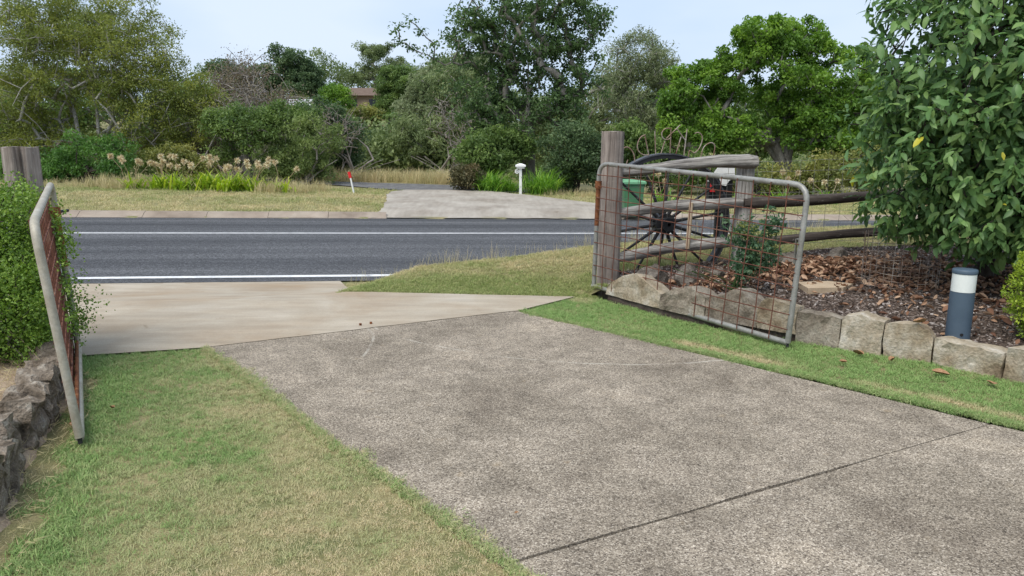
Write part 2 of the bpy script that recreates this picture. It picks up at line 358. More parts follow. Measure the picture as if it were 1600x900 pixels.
def zland(x, y, shift=0.0):
    x = np.asarray(x, float); y = np.asarray(y, float); n = n_of(x, y)
    bed = sdist(x, y, STONE_LINE) - shift
    z = np.where(bed > 0, .11 + .085 * np.clip(bed, 0, 3), 0.0)
    z = z * np.where(y > 7.7, sstep(x, .45, 1.35), 1.0)
    rk = sdist(x, y, ROCK_LINE) - shift
    z = np.where((rk > 0) & (y < 5.6) & (x < 0), .13 * sstep(rk, -.02, .2) + .04 * np.clip(rk, 0, 3), z)
    crest = np.interp(x, [-2.6, -1.8, 0, 1, 4, 8, 14], [-.05, .0, .13, .25, .43, .48, .5])
    z = z + (crest - z) * sstep(n, 7.7, 9.25)
    zr = zroad(x)
    z = z + (zr - z) * sstep(n, np.interp(x, [-1.95, -1.2], [7.6, 9.35]), 10.03)
    # across the road: verge, valley, then the far hillside
    m = n - N_FAR
    up = zr + .10 + .018 * np.clip(m, 0, 11) - .055 * np.clip(m - 11, 0, 24) + .085 * np.clip(m - 35, 0, 75) + .02 * np.clip(m - 109, 0, 200)
    up = up + .4 * (fbm(x * .08, y * .08, 3) - .5) * sstep(m, 6, 25)
    return np.where(n > N_FAR, up, z)

def zl(x, y): return float(zland(np.array([x]), np.array([y]))[0])

def inside(px, py, poly):
    px = np.asarray(px); py = np.asarray(py); r = np.zeros(px.shape, bool); k = len(poly)
    for i in range(k):
        ax, ay = poly[i]; bx, by = poly[(i + 1) % k]
        c = ((ay > py) != (by > py)); xx = (bx - ax) * (py - ay) / ((by - ay) if by != ay else 1e-9) + ax
        r ^= c & (px < xx)
    return r

def subdivide(poly, step, jit=0.0, seed=0):
    out = []; rr = random.Random(seed); k = len(poly)
    for i in range(k):
        a = Vector(poly[i]); b = Vector(poly[(i + 1) % k]); m = max(1, int((b - a).length / step))
        for j in range(m):
            p = a.lerp(b, j / m); out.append((p.x + rr.uniform(-jit, jit), p.y + rr.uniform(-jit, jit)))
    return out

def patch(name, poly, mat, step=.15, off=0.0, jit=.01, zf=None, parent=None):
    ol = subdivide(poly, step, jit, len(name))
    xs = [p[0] for p in ol]; ys = [p[1] for p in ol]
    gx, gy = np.meshgrid(np.arange(min(xs) + step / 2, max(xs), step), np.arange(min(ys) + step / 2, max(ys), step))
    gx = gx.ravel() + rng.uniform(-.2, .2, gx.size) * step; gy = gy.ravel() + rng.uniform(-.2, .2, gy.size) * step
    m = inside(gx, gy, ol); pts = [Vector(p) for p in ol] + [Vector((a, b)) for a, b in zip(gx[m], gy[m])]
    vo, _, fo, *_ = delaunay_2d_cdt(pts, [], [list(range(len(ol)))], 1, 1e-5)
    X = np.array([p.x for p in vo]); Y = np.array([p.y for p in vo])
    Z = (zf(X, Y) if zf else zland(X, Y)) + off
    F = np.array([f for f in fo if len(f) == 3])
    return link(name, raw_mesh(name, np.stack([X, Y, Z], 1), F), parent, mat)

def structure(o): o['kind'] = 'structure'; return o

# base terrain, one sheet out to the horizon
def axis(lo, hi, fine):
    a = list(np.arange(-14, 14.01, fine)); st = fine; v = 14
    while v < hi: st *= 1.13; v += st; a.append(v)
    st = fine; v = -14
    while v > lo: st *= 1.13; v -= st; a.insert(0, v)
    return np.array(a)
ax_, ay_ = axis(-420, 420, .3), axis(-60, 600, .3) + 12
GX, GY = np.meshgrid(ax_, ay_)
GZ = zland(GX, GY, .25); nn = n_of(GX, GY)
GZ = GZ - np.where(nn < N_FAR + .6, .07, .02)
w, h = len(ax_), len(ay_)
ii = (np.arange(h - 1)[:, None] * w + np.arange(w - 1)[None, :]).ravel()
ground = structure(link('ground', raw_mesh('ground', np.stack([GX.ravel(), GY.ravel(), GZ.ravel()], 1), np.stack([ii, ii + 1, ii + w + 1, ii + w], 1)), None, M['ground']))

def strip(name, n0, n1, s0, s1, mat, off, parent=None, ds=1.0, wob=0.0, nd=1):
    S = np.arange(s0, s1 + ds / 2, ds); V = []; F = []
    for i, s in enumerate(S):
        for j in range(nd + 1):
            n = n0 + (n1 - n0) * j / nd + (random.uniform(-wob, wob) if wob else 0)
            x, y = xy_sn(s, n); V.append((x, y, float(zroad(x)) + off + .03 * math.sin(math.pi * np.clip((n - N_NEAR) / (N_FAR - N_NEAR), 0, 1))))
    k = nd + 1
    for i in range(len(S) - 1):
        for j in range(nd): F.append((i * k + j, (i + 1) * k + j, (i + 1) * k + j + 1, i * k + j + 1))
    return link(name, raw_mesh(name, V, F), parent, mat)

road = structure(strip('road', N_NEAR, N_FAR, -60, 60, M['asphalt'], 0.0, nd=10))
strip('edge_line', 10.30, 10.44, -60, 60, M['paint'], .005, road, wob=.004)
strip('centre_line', 14.93, 15.05, -60, 60, M['paint'], .005, road, wob=.003)

# far kerb: layback concrete poured in lengths, with open joints
kerb = structure(empty('kerb', (*xy_sn(0, 18.3), float(zroad(0)))))
SEG = 1.38
def kerb_segment(s0, s1):
    mb = MB(); prof = [(18.10, -.05), (18.10, .012), (18.17, .03), (18.36, .115), (18.52, .125), (18.52, -.05)]; V = []
    sh = random.uniform(-.006, .006)
    for s in (s0, s1):
        for n, z in prof:
            x, y = xy_sn(s, n + sh); V.append((x, y, float(zroad(x)) + z + sh))
    k = len(prof); F = [(j, j + 1, k + j + 1, k + j) for j in range(k - 1)] + [tuple(range(k))[::-1], tuple(range(k, 2 * k))]
    mb.add(V, F); mb.build('kerb_segment', M['kerb'], kerb)
s = -33.0
while s < -.20: kerb_segment(s + .005, s + SEG - .005); s += SEG
s = 5.55
while s < 30: kerb_segment(s + .012, s + SEG - .012); s += SEG

# far driveway: concrete crossover, then gravel
def zfar(x, y): return np.maximum(zland(x, y), zroad(x) + .02)
def zcross(x, y):
    return zroad(x) + .115 * sstep(n_of(x, y), 18.1, 19.2) + .02 * np.clip(n_of(x, y) - 18.5, 0, 8) + .012
FARDRIVE = [(-3.40, 17.80), (2.05, 18.74), (5.35, 19.32), (3.9, 20.3), (2.7, 21.4), (1.75, 22.4), (.7, 23.6), (-.75, 24.9), (-2.2, 24.9), (-3.5, 24.6), (-3.85, 23.7), (-3.8, 22.4), (-3.55, 21.0), (-3.38, 19.6), (-3.32, 18.6)]
structure(patch('crossover', FARDRIVE, M['farcon'], .25, 0.012, .045, zcross))
GRAVEL = [(-3.5, 24.65), (-.75, 24.95), (1.2, 25.0), (.6, 26.6), (-2.0, 27.6), (-6.6, 27.8), (-9.5, 28.6), (-9.5, 27.2), (-6.4, 26.3), (-4.6, 25.2)]
structure(patch('gravel_drive', GRAVEL, M['gravel'], .5, .012, .05))

# our side: the driveway slabs, apron, lawns, garden bed
DL = [(-2.44, 5.67), (1.75, .32)]; DR = [(.06, 6.98), (4.9, 1.96)]
JA, JB = Vector((-.02, 2.60)), Vector((2.76, 4.04)); JD = (JB - JA).normalized(); JN = Vector((-JD.y, JD.x))
drive = structure(empty('driveway', (0, 3, 0)))
def slab(poly):
    ol = subdivide(poly, .4, .006, 3); k = len(ol); mb = MB()
    mb.add([(x, y, 0) for x, y in ol] + [(x, y, -.12) for x, y in ol], [tuple(range(k))] + [(i, k + i, k + (i + 1) % k, (i + 1) % k) for i in range(k)])
    return mb.build('slab', M['slab'], drive)
g = .0075
a1, b1_ = JA + JN * g, JB + JN * g; a0, b0 = JA - JN * g, JB - JN * g
slab([tuple(a1), tuple(b1_), DR[0], DL[0]])
slab([(DL[1][0], DL[1][1]), DR[1], tuple(b0), tuple(a0)])
mb = MB(); jm = (JA + JB) / 2
mb.box((jm.x, jm.y, -.08), (3.15, .03, .06), Matrix.Rotation(math.atan2(JD.y, JD.x), 3, 'Z')); mb.build('joint_filler', M['mulch'], drive)

APRON = [(-3.75, 5.30), (-2.44, 5.662), (.06, 6.970), (.67, 7.625), (-1.81, 7.89), (-1.95, 8.6), (-2.05, 9.1), (-2.3, 9.74), (-10, 8.38), (-10, 6.2), (-5.2, 5.6)]
structure(patch('apron', APRON, M['apron'], .2, .004, .006))
LEFT_LAWN = [(-3.72, 5.31), (-2.44, 5.655), (1.73, .32), (1.2, -1.0)] + ROCK_LINE[:-1]
FLAT = lambda x, y: np.zeros(len(x))
structure(patch('lawn_soil', LEFT_LAWN, M['turf'], .12, -.012, zf=FLAT))
RIGHT_LAWN = [(.075, 6.97), (.66, 7.60), (.80, 7.72)] + STONE_LINE[1:13] + [(4.9, 1.99)]
structure(patch('lawn_soil', RIGHT_LAWN, M['turf'], .12, -.012, zf=FLAT))
VERGE = [(-1.80, 7.90), (.66, 7.61), (.80, 7.70), (1.12, 7.45)] + [xy_sn(s_, 7.9) for s_ in (2.6, 4, 6, 8, 10, 12)] + [xy_sn(s_, 10.0) for s_ in (12, 9, 6, 3, 1, -.55)] + [(-2.04, 9.1), (-1.94, 8.6)]
structure(patch('verge_soil', VERGE, M['turf'], .15, -.012))
BED = [(p[0] + .10, p[1] + .10) for p in STONE_LINE[1:14]] + [(11, 2), (11.5, 9.8)] + [xy_sn(s_, 7.91) for s_ in (10, 8, 6, 4, 2.7)] + [(.95, 7.8)]
structure(patch('garden_bed', BED, M['mulch'], .12, 0.0))
SOIL = [(p[0] + .09, p[1]) for p in ROCK_LINE] + [(-5.2, 5.55), (-9, 5.9), (-9, -1)]
structure(patch('bare_soil', SOIL, M['soil'], .10, 0.0, .025, zf=lambda x, y: zland(x, y) - .05 * (sdist(x, y, ROCK_LINE) < -.045) - .002))

# ------------------------------------------------------------------ scattering of uncountable stuff (geometry-node instances)
def scatter(name, P, scale, rot, protos, mat, attrs, pick=None):
    me = bpy.data.meshes.new(name); n = len(P); me.vertices.add(n); me.vertices.foreach_set('co', np.asarray(P, np.float32).ravel())
    def at(nm, typ, arr, key='value'):
        a = me.attributes.new(nm, typ, 'POINT'); a.data.foreach_set(key, np.asarray(arr, np.float32 if typ != 'INT' else np.int32).ravel())
    at('scl', 'FLOAT', scale); at('rot', 'FLOAT_VECTOR', rot, 'vector')
    at('pick', 'INT', rng.integers(0, len(protos), n) if pick is None else pick)
    for k, v in attrs.items(): at(k, 'FLOAT', v)
    o = link(name, me); o['kind'] = 'stuff'
    ng = bpy.data.node_groups.new(name + '_scatter', 'GeometryNodeTree')
    ng.interface.new_socket('Geometry', in_out='INPUT', socket_type='NodeSocketGeometry')
    ng.interface.new_socket('Geometry', in_out='OUTPUT', socket_type='NodeSocketGeometry')
    gi = ng.nodes.new('NodeGroupInput'); go = ng.nodes.new('NodeGroupOutput'); iop = ng.nodes.new('GeometryNodeInstanceOnPoints')
    jn = ng.nodes.new('GeometryNodeJoinGeometry')
    for pm in protos[::-1]:
        po = bpy.data.objects.new(name + '_piece', pm)
        if not pm.materials: pm.materials.append(mat)
        oi = ng.nodes.new('GeometryNodeObjectInfo'); oi.inputs['Object'].default_value = po; oi.inputs['As Instance'].default_value = True
        ng.links.new(oi.outputs['Geometry'], jn.inputs[0])
    def named(nm, typ):
        q = ng.nodes.new('GeometryNodeInputNamedAttribute'); q.data_type = typ; q.inputs['Name'].default_value = nm; return q.outputs[0]
    ng.links.new(gi.outputs[0], iop.inputs['Points']); ng.links.new(jn.outputs[0], iop.inputs['Instance'])
    iop.inputs['Pick Instance'].default_value = True
    ng.links.new(named('pick', 'INT'), iop.inputs['Instance Index'])
    e2r = ng.nodes.new('FunctionNodeEulerToRotation'); ng.links.new(named('rot', 'FLOAT_VECTOR'), e2r.inputs[0]); ng.links.new(e2r.outputs[0], iop.inputs['Rotation'])
    ng.links.new(named('scl', 'FLOAT'), iop.inputs['Scale'])
    ng.links.new(iop.outputs[0], go.inputs[0])
    md = o.modifiers.new('scatter', 'NODES'); md.node_group = ng
    return o

def tuft_mesh(name, blades, spread, hgt, width, lean, seed, segs=2):
    r = np.random.default_rng(seed); V = []; F = []
    for b in range(blades):
        a = r.uniform(0, 6.283); rad = spread * math.sqrt(r.uniform()); bx, by = rad * math.cos(a), rad * math.sin(a)
        az = r.uniform(0, 6.283); ln = lean * r.uniform(.3, 1.0); hh = hgt * r.uniform(.55, 1.1); wd = width * r.uniform(.7, 1.2)
        dx, dy = math.cos(az), math.sin(az); sx, sy = -dy * wd / 2, dx * wd / 2; i0 = len(V)
        for k in range(segs):
            t = k / segs; o = ln * hh * t ** 1.7; z = hh * t * (1 - .35 * ln * t); q = 1 - .35 * t
            V += [(bx + dx * o - sx * q, by + dy * o - sy * q, z), (bx + dx * o + sx * q, by + dy * o + sy * q, z)]
        o = ln * hh; V.append((bx + dx * o, by + dy * o, hh * (1 - .35 * ln)))
        for k in range(segs - 1):
            j = i0 + 2 * k; F += [(j, j + 1, j + 3), (j, j + 3, j + 2)]
        j = i0 + 2 * (segs - 1); F.append((j, j + 1, j + 2))
    return raw_mesh(name, V, F, False)

def grassmat(name, green, lush, dry):
    m, nt, bs = newmat(name)
    def A(nm):
        a = nt.nodes.new('ShaderNodeAttribute'); a.attribute_name = nm; a.attribute_type = 'INSTANCER'; return a.outputs['Fac']
    c1 = mixc(nt, A('var'), green, lush); c2 = mixc(nt, A('dry'), c1, dry)
    nt.links.new(c2, bs.inputs['Base Color']); bs.inputs['Roughness'].default_value = .65; bs.inputs['Specular IOR Level'].default_value = .2
    tr = nt.nodes.new('ShaderNodeBsdfTranslucent'); nt.links.new(c2, tr.inputs['Color'])
    ms = nt.nodes.new('ShaderNodeMixShader'); ms.inputs[0].default_value = .25
    nt.links.new(bs.outputs[0], ms.inputs[1]); nt.links.new(tr.outputs[0], ms.inputs[2]); nt.links.new(ms.outputs[0], nt.nodes['Material Output'].inputs['Surface'])
    return m
M['grass'] = grassmat('lawn_blades', (.19, .31, .095), (.29, .43, .145), (.68, .56, .35))
M['grass_lush'] = grassmat('lush_blades', (.15, .29, .055), (.24, .42, .095), (.62, .55, .30))
M['straw'] = grassmat('dry_grass_blades', (.21, .29, .085), (.33, .37, .13), (.64, .53, .31))

def pts_in(poly, dens, seed):
    r = np.random.default_rng(seed); xs = [p[0] for p in poly]; ys = [p[1] for p in poly]
    n = int((max(xs) - min(xs)) * (max(ys) - min(ys)) * dens); x = r.uniform(min(xs), max(xs), n); y = r.uniform(min(ys), max(ys), n)
    m = inside(x, y, poly); return x[m], y[m], r
def rot3(r, n, tilt=.25): return np.stack([r.normal(0, tilt, n), r.normal(0, tilt, n), r.uniform(0, 6.283, n)], 1)

TUFT = [tuft_mesh('tuft', 18, .032, .026, .0030, 1.1, 20 + i) for i in range(4)]
# left lawn: lush against the rocks and apron, straw-coloured in the trodden middle
x, y, r = pts_in([(p[0], p[1]) for p in LEFT_LAWN if p[1] > -.5] , 2000, 1)
dr = np.exp(-(((x + .55) / 1.0) ** 2 + ((y - 2.9) / 1.25) ** 2)) * .75 + .38 * np.exp(-(((x + 1.25) / .8) ** 2 + ((y - 4.3) / .5) ** 2))
dr = np.clip(dr * 1.15 + (fbm(x * 1.8, y * 1.8, 5) - .5) * 2.0 + (fbm(x * 11, y * 11, 6) - .5) * .8 + .16, .03, .95)
dl = sdist(x, y, [DL[0], DL[1]]); rk = -sdist(x, y, ROCK_LINE)
dr = dr * sstep(rk, .05, .8) * .9 + .1 * r.uniform(size=len(x)); dr = np.where(dl > -.08, np.maximum(dr, .35 * r.uniform(size=len(x)) + .35 * (fbm(x * 5, y * 5, 8) > .5)), dr)
bare = (rk < .24) & (fbm(x * 4, y * 4, 14) + (rk - .1) * 2.2 < .58); k = ~bare & (rk > .04)
x, y, dr, rk = x[k], y[k], dr[k], rk[k]
sc = r.uniform(.75, 1.2, len(x)) * (1 + .35 * (rk < .35)) * (1 - .3 * dr)
scatter('lawn_grass', np.stack([x, y, np.full(len(x), -.014)], 1), sc, rot3(r, len(x)), TUFT, M['grass'], {'dry': np.clip(dr + r.normal(0, .12, len(x)), 0, 1), 'var': r.uniform(size=len(x))})
# ragged runners creeping over the slab edge
t = r.uniform(0, 1, 2600); ex = DL[0][0] + (DL[1][0] - DL[0][0]) * t; ey = DL[0][1] + (DL[1][1] - DL[0][1]) * t
ofs = np.abs(r.normal(0, .028, 2600)) * (.3 + 1.6 * fbm(t * 26, t * 0, 9)) + .04 * (fbm(t * 14, t * 0, 10) - .5); nx, ny = .787, .617
ex2 = ex + nx * ofs - nx * .02; ey2 = ey + ny * ofs - ny * .02
t2 = r.uniform(0, 1, 2600); fx = DR[0][0] + (DR[1][0] - DR[0][0]) * t2; fy = DR[0][1] + (DR[1][1] - DR[0][1]) * t2
of2 = np.abs(r.normal(0, .020, 2600)) * (.4 + 1.4 * fbm(t2 * 26, t2 * 0, 19)) - .008; fx -= .72 * of2; fy -= .69 * of2
EX = np.concatenate([ex2, fx]); EY = np.concatenate([ey2, fy])
scatter('edge_grass', np.stack([EX, EY, np.full(len(EX), -.004)], 1), r.uniform(.7, 1.15, len(EX)), rot3(r, len(EX), .4), TUFT, M['grass'],
        {'dry': np.concatenate([np.clip(r.normal(.42, .25, 2600), 0, 1), np.clip(r.normal(.15, .15, 2600), 0, 1)]), 'var': r.uniform(size=len(EX))})
# right lawn strip: lush, with a bleached wheel-edge streak
x, y, r = pts_in(RIGHT_LAWN, 1700, 2)
ed = -sdist(x, y, [(DR[0][0], DR[0][1]), (DR[1][0], DR[1][1])]) * -1
dd = np.abs(sdist(x, y, [DR[0], DR[1]])); st_ = np.exp(-((dd - .17) / .07) ** 2) * sstep(fbm(x * 1.3 + 3, y * 1.3, 21), .30, .55) * (y < 6.5)
dr = np.clip(.95 * st_ + (fbm(x * 4, y * 4, 22) - .55) * .9 + .45 * np.exp(-(((x - .75) / .25) ** 2 + ((y - 7.5) / .2) ** 2)), 0, .9)
scatter('lawn_grass', np.stack([x, y, zland(x, y, .0) * 0 - .012], 1), r.uniform(.8, 1.25, len(x)) * (1 - .25 * dr), rot3(r, len(x)), TUFT, M['grass_lush'], {'dry': np.clip(dr + r.normal(0, .08, len(x)), 0, 1), 'var': np.clip(r.uniform(size=len(x)) * .8 + .25, 0, 1)})
# near verge: green by the concrete, straw towards the crest
TUFT2 = [tuft_mesh('verge_tuft', 14, .045, .036, .004, 1.0, 40 + i) for i in range(4)]
x, y, r = pts_in(VERGE, 1100, 3)
k = (n_of(x, y) < 9.75) & (x < 9); x, y = x[k], y[k]
up = y - 7.75; dr = np.clip(sstep(up, .25, 1.3) * .6 + (fbm(x * 2.2, y * 2.2, 31) - .5) * 1.2 - .02, 0, 1)
scatter('verge_grass', np.stack([x, y, zland(x, y) - .012], 1), r.uniform(.7, 1.2, len(x)), rot3(r, len(x)), TUFT2, M['straw'], {'dry': np.clip(dr + r.normal(0, .15, len(x)), 0, 1), 'var': r.uniform(size=len(x))})
x, y, r = pts_in([(-1.9, 7.92), (.6, 7.66), (1.0, 7.55), (1.0, 8.4), (-1.95, 8.8)], 1500, 33)
k = fbm(x * 2.2, y * 2.2, 34) + (8.35 - y) * .5 > .46; x, y = x[k], y[k]
scatter('verge_green_grass', np.stack([x, y, zland(x, y) - .012], 1), r.uniform(.8, 1.2, len(x)), rot3(r, len(x)), TUFT2, M['grass'], {'dry': np.clip(r.normal(.15, .15, len(x)), 0, 1), 'var': r.uniform(size=len(x))})
# tall seed stalks on the crest, against the asphalt
STALK = [tuft_mesh('stalk', 5, .05, .28, .0028, .35, 60 + i, 3) for i in range(4)]
r = np.random.default_rng(7); sx_ = r.uniform(-1.9, 8, 420); nn_ = r.normal(9.4, .16, 420); x, y = xy_sn(sx_ + 1.45, nn_)
k = fbm(sx_ * 1.2, sx_ * 0, 41) > .42; x, y = x[k], y[k]
scatter('seed_stalks', np.stack([x, y, zland(x, y) - .02], 1), r.uniform(.35, 1.1, len(x)), rot3(r, len(x), .12), STALK, M['straw'], {'dry': r.uniform(.6, 1, len(x)), 'var': r.uniform(size=len(x))})
# far verge
FT = [tuft_mesh('far_tuft', 12, .10, .075, .011, .9, 70 + i) for i in range(4)]
r = np.random.default_rng(8); s_ = r.uniform(-27, 24, 30000); n_ = 18.5 + 7.2 * r.uniform(0, 1, 30000) ** 1.2; x, y = xy_sn(s_, n_)
k = ~inside(x, y, FARDRIVE) & ~inside(x, y, GRAVEL); x, y = x[k], y[k]
dr = np.clip(.55 + (fbm(x * .9, y * .9, 51) - .5) * 1.2 - .3 * sstep(n_of(x, y), 22.5, 25), 0, 1)
scatter('far_verge_grass', np.stack([x, y, zland(x, y) - .03], 1), r.uniform(.7, 1.3, len(x)), rot3(r, len(x), .2), FT, M['straw'], {'dry': np.clip(dr + r.normal(0, .15, len(x)), 0, 1), 'var': r.uniform(size=len(x))})
# tall blond grass behind the gravel drive, and rough clumps under the shrubs
TG = [tuft_mesh('tall_tuft', 16, .16, .75, .016, .6, 80 + i, 3) for i in range(4)]
r = np.random.default_rng(9); x = np.concatenate([r.uniform(-8.3, -1.6, 700), r.uniform(-13.4, -5.9, 460), r.uniform(-16, -11, 120), r.uniform(1, 5, 130)]); y = np.concatenate([r.uniform(28.0, 30.5, 700), r.uniform(22.7, 24.4, 460), r.uniform(23, 24, 120), r.uniform(24.0, 24.8, 130)])
hs = np.concatenate([r.uniform(.5, .95, 700), r.uniform(.3, .75, 460), r.uniform(.3, .5, 120), r.uniform(.25, .5, 130)])
k = ~inside(x, y, GRAVEL) & ~inside(x, y, FARDRIVE) & ~((x > -11.6) & (x < -7.9) & (y < 23.9)); x, y, hs = x[k], y[k], hs[k]
scatter('tall_dry_grass', np.stack([x, y, zland(x, y) - .04], 1), hs, rot3(r, len(x), .12), TG, M['straw'], {'dry': r.uniform(.55, 1, len(x)), 'var': r.uniform(size=len(x))})

# ------------------------------------------------------------------ gates, posts, fence, wheel
def rounded_frame(corners, rad, k=5):
    """corners: quad of Vectors; returns a closed path with rounded corners"""
    out = []
    for i, c in enumerate(corners):
        p = corners[i - 1]; n = corners[(i + 1) % 4]; q = rad[i]
        if q <= 0: out.append(c); continue
        a = c + (p - c).normalized() * q; b = c + (n - c).normalized() * q
        for j in range(k + 1):
            t = j / k; out.append(a * (1 - t) ** 2 + c * 2 * t * (1 - t) + b * t ** 2)
    return out

def make_gate(hb, ht, eb, et, label, tubemat, nh=10, nv=13, rusty=True):
    hb, ht, eb, et = map(Vector, (hb, ht, eb, et))
    g = thing('gate', (eb.x, eb.y, eb.z - .03), label, 'gate', 'pair of driveway gates')
    path = rounded_frame([hb, ht, et, eb], [0, .14, .14, 0])
    mb = MB(); mb.tube(path, .0225, 12, True); mb.build('frame', tubemat, g)
    mb = MB(); mb.tube([hb + (eb - hb).normalized() * -.02, eb], .024, 12); mb.build('bottom_rail', tubemat, g)
    mb = MB(); mb.tube([eb + Vector((0, 0, .02)), eb - Vector((0, 0, .035))], .012, 8); mb.build('drop_bolt', M['iron'], g)
    side = (eb - hb).normalized().cross(Vector((0, 0, 1))) * .022
    for i in range(1, nh):
        t = i / nh; a = hb.lerp(ht, t); b = eb.lerp(et, t); pts = []
        for j in range(9):
            q = j / 8; pts.append(a.lerp(b, q) + side + Vector((0, 0, random.uniform(-.006, .006))))
        mb = MB(); mb.tube(pts, .0046, 5, False); mb.build('wire', M['wire'] if random.random() < .85 else M['letters'], g)
    for i in range(1, nv + 1):
        t = i / (nv + 1); a = hb.lerp(eb, t); b = ht.lerp(et, t); pts = []
        for j in range(6):
            q = j / 5; pts.append(a.lerp(b, q) + side * 1.25 + (eb - hb).normalized() * random.uniform(-.006, .006))
        mb = MB(); mb.tube(pts, .0046, 5, False); mb.build('wire', M['wire'], g)
    # hinge collar and the rusted stretch of the hinge stile below it
    up = (ht - hb)
    mb = MB(); mb.tube([hb + up * .80, hb + up * .86], .034, 12); hc = mb.build('hinge_collar', M['rust'], g)
    mb = MB(); mb.tube([hb + up * .50, hb + up * .80], .0238, 12); mb.build('rusted_sleeve', M['rust'], g)
    mb = MB(); mb.tube([hb + up * .83, hb + up * .83 - (eb - hb).normalized() * .09 + Vector((.06, .05, 0))], .012, 8); mb.build('hinge_pin', M['iron'], g).parent = hc
    return g
gr = make_gate((.868, 7.715, .10), (.90, 7.715, 1.385), (2.19, 5.68, .035), (2.262, 5.68, 1.275),
               'open metal tube gate with rusty wire mesh, in front of the wagon wheel', M['galv'], 11, 14)
# latch handle on the free stile of the right gate
mb = MB(); mb.tube([(2.236, 5.70, .86), (2.225, 5.75, .855), (2.222, 5.75, .66)], .009, 8)
mb.build('latch', M['wireg'], gr)
gl = make_gate((-3.34, 5.50, .06), (-3.40, 5.50, 1.30), (-2.315, 3.73, .05), (-2.40, 3.70, 1.20),
               'open metal tube gate seen edge-on beside the leafy hedge', M['galvtan'], 11, 14)
mb = MB(); mb.tube([(-3.33, 5.47, .10), (-2.40, 3.86, .08)], .013, 8); mb.build('rusted_bar', M['rust'], gl)

def make_post(name, x, y, z0, top, r0, r1, label, split=None, flat=.92, lean=(0, 0)):
    o = thing(name, (x, y, z0), label, 'post'); mb = MB(); n = 28; V = []; rows = 14
    ph = [random.uniform(.955, 1.03) for _ in range(n)]
    for i in range(rows):
        t = i / (rows - 1); z = z0 - .15 + (top - z0 + .15) * t; rr = r0 + (r1 - r0) * t
        for k in range(n):
            a = 2 * math.pi * k / n; q = rr * ph[k] * (1 + random.uniform(-.008, .008))
            if split is not None:
                da = (a - split + math.pi) % (2 * math.pi) - math.pi
                if abs(da) < .12 and t > .45: q *= 1 - .8 * min(1, (t - .45) * 3) * (1 - abs(da) / .12 * .3)
            V.append((x + lean[0] * t + q * math.cos(a), y + lean[1] * t + q * math.sin(a) * flat, z + (random.uniform(-.008, .004) if i == rows - 1 else 0)))
    F = [(i * n + k, i * n + (k + 1) % n, (i + 1) * n + (k + 1) % n, (i + 1) * n + k) for i in range(rows - 1) for k in range(n)]
    mb.add(V, F, True); mb.add(V[(rows - 1) * n:], [tuple(range(n))])
    return o, mb
o, mb = make_post('gate_post', 1.035, 7.90, 0.0, 1.71, .122, .118, 'round grey timber gate post hinging the gate by the wheel', lean=(.02, 0))
mb.build('timber', M['post'], o)
o, mb = make_post('gate_post', -3.70, 5.66, 0.0, 1.565, .135, .125, 'thick split grey timber post rising out of the hedge', split=R(-62), lean=(0, 0))
mb.build('timber', M['post'], o)
mb = MB(); mb.tube([(-3.62, 5.56, .62), (-3.34, 5.49, .62)], .012, 8); mb.build('hinge_pin', M['galv'], o)

def fx(s, dn=0.0):                       # point on the fence line, s metres from the gate post
    return 1.05 + CU * s - SU * dn, 7.93 + SU * s + CU * dn
fence = thing('rail_fence', (*fx(1.5), .3), 'weathered log rail fence with wire netting running right from the gate post', 'fence')
def log(name, p0, p1, r0, r1, mat, sag=.0, ends=True):
    p0 = Vector(p0); p1 = Vector(p1); k = 14; path = []; rad = []
    ph = random.uniform(0, 6)
    for i in range(k + 1):
        t = i / k; p = p0.lerp(p1, t); p = p + Vector((0, .012 * math.sin(3 * t + ph), sag * math.sin(math.pi * t) + .010 * math.sin(7 * t + ph)))
        path.append(p); rr = (r0 + (r1 - r0) * t) * (1 + .06 * math.sin(5 * t + ph) + random.uniform(-.03, .03))
        rad.append(rr * (.82 if i in (0, k) else 1))
    mb = MB(); mb.tube(path, rad, 16, True, .11)
    # local frame so that the grain runs along the log
    d = (p1 - p0).normalized(); mat3 = Matrix((d, Vector((0, 0, 1)).cross(d).normalized(), d.cross(Vector((0, 0, 1)).cross(d).normalized()))).transposed()
    me = mb.mesh(name); c = (p0 + p1) / 2; me.transform(mat3.to_4x4().inverted() @ Matrix.Translation(-c))
    o = link(name, me, fence, mat); o.matrix_local = Matrix.Translation(c - fence.location) @ mat3.to_4x4()
    return o
def onf(px, z, dn=0.0): x, y = fx(px, dn); return (x, y, z)
log('rail', onf(.10, 1.275, -.02), onf(1.64, 1.385, -.02), .046, .072, M['rail'], .045)
log('rail', onf(.07, .855, -.02), onf(1.50, .955, -.02), .058, .062, M['rail'], .015)
log('rail', onf(.09, .38, -.02), onf(1.42, .525, -.02), .058, .056, M['rail'], .012)
log('rail', onf(1.52, .93, -.01), onf(4.6, 1.06, -.01), .062, .050, M['raild'], .01)
log('rail', onf(1.50, .50, .02), onf(4.6, .60, .02), .055, .047, M['raild'], .02)
px_, py_ = fx(1.56, .06)
tmp, mb = make_post('post', px_, py_, .28, 1.33, .098, .098, 'x'); bpy.data.objects.remove(tmp)
mb.build('post', M['rail_post'] if 'rail_post' in M else M['post'], fence)
px_, py_ = fx(4.66, .05)
tmp, mb = make_post('post', px_, py_, .35, 1.45, .10, .095, 'x'); bpy.data.objects.remove(tmp)
mb.build('post', M['post'], fence)
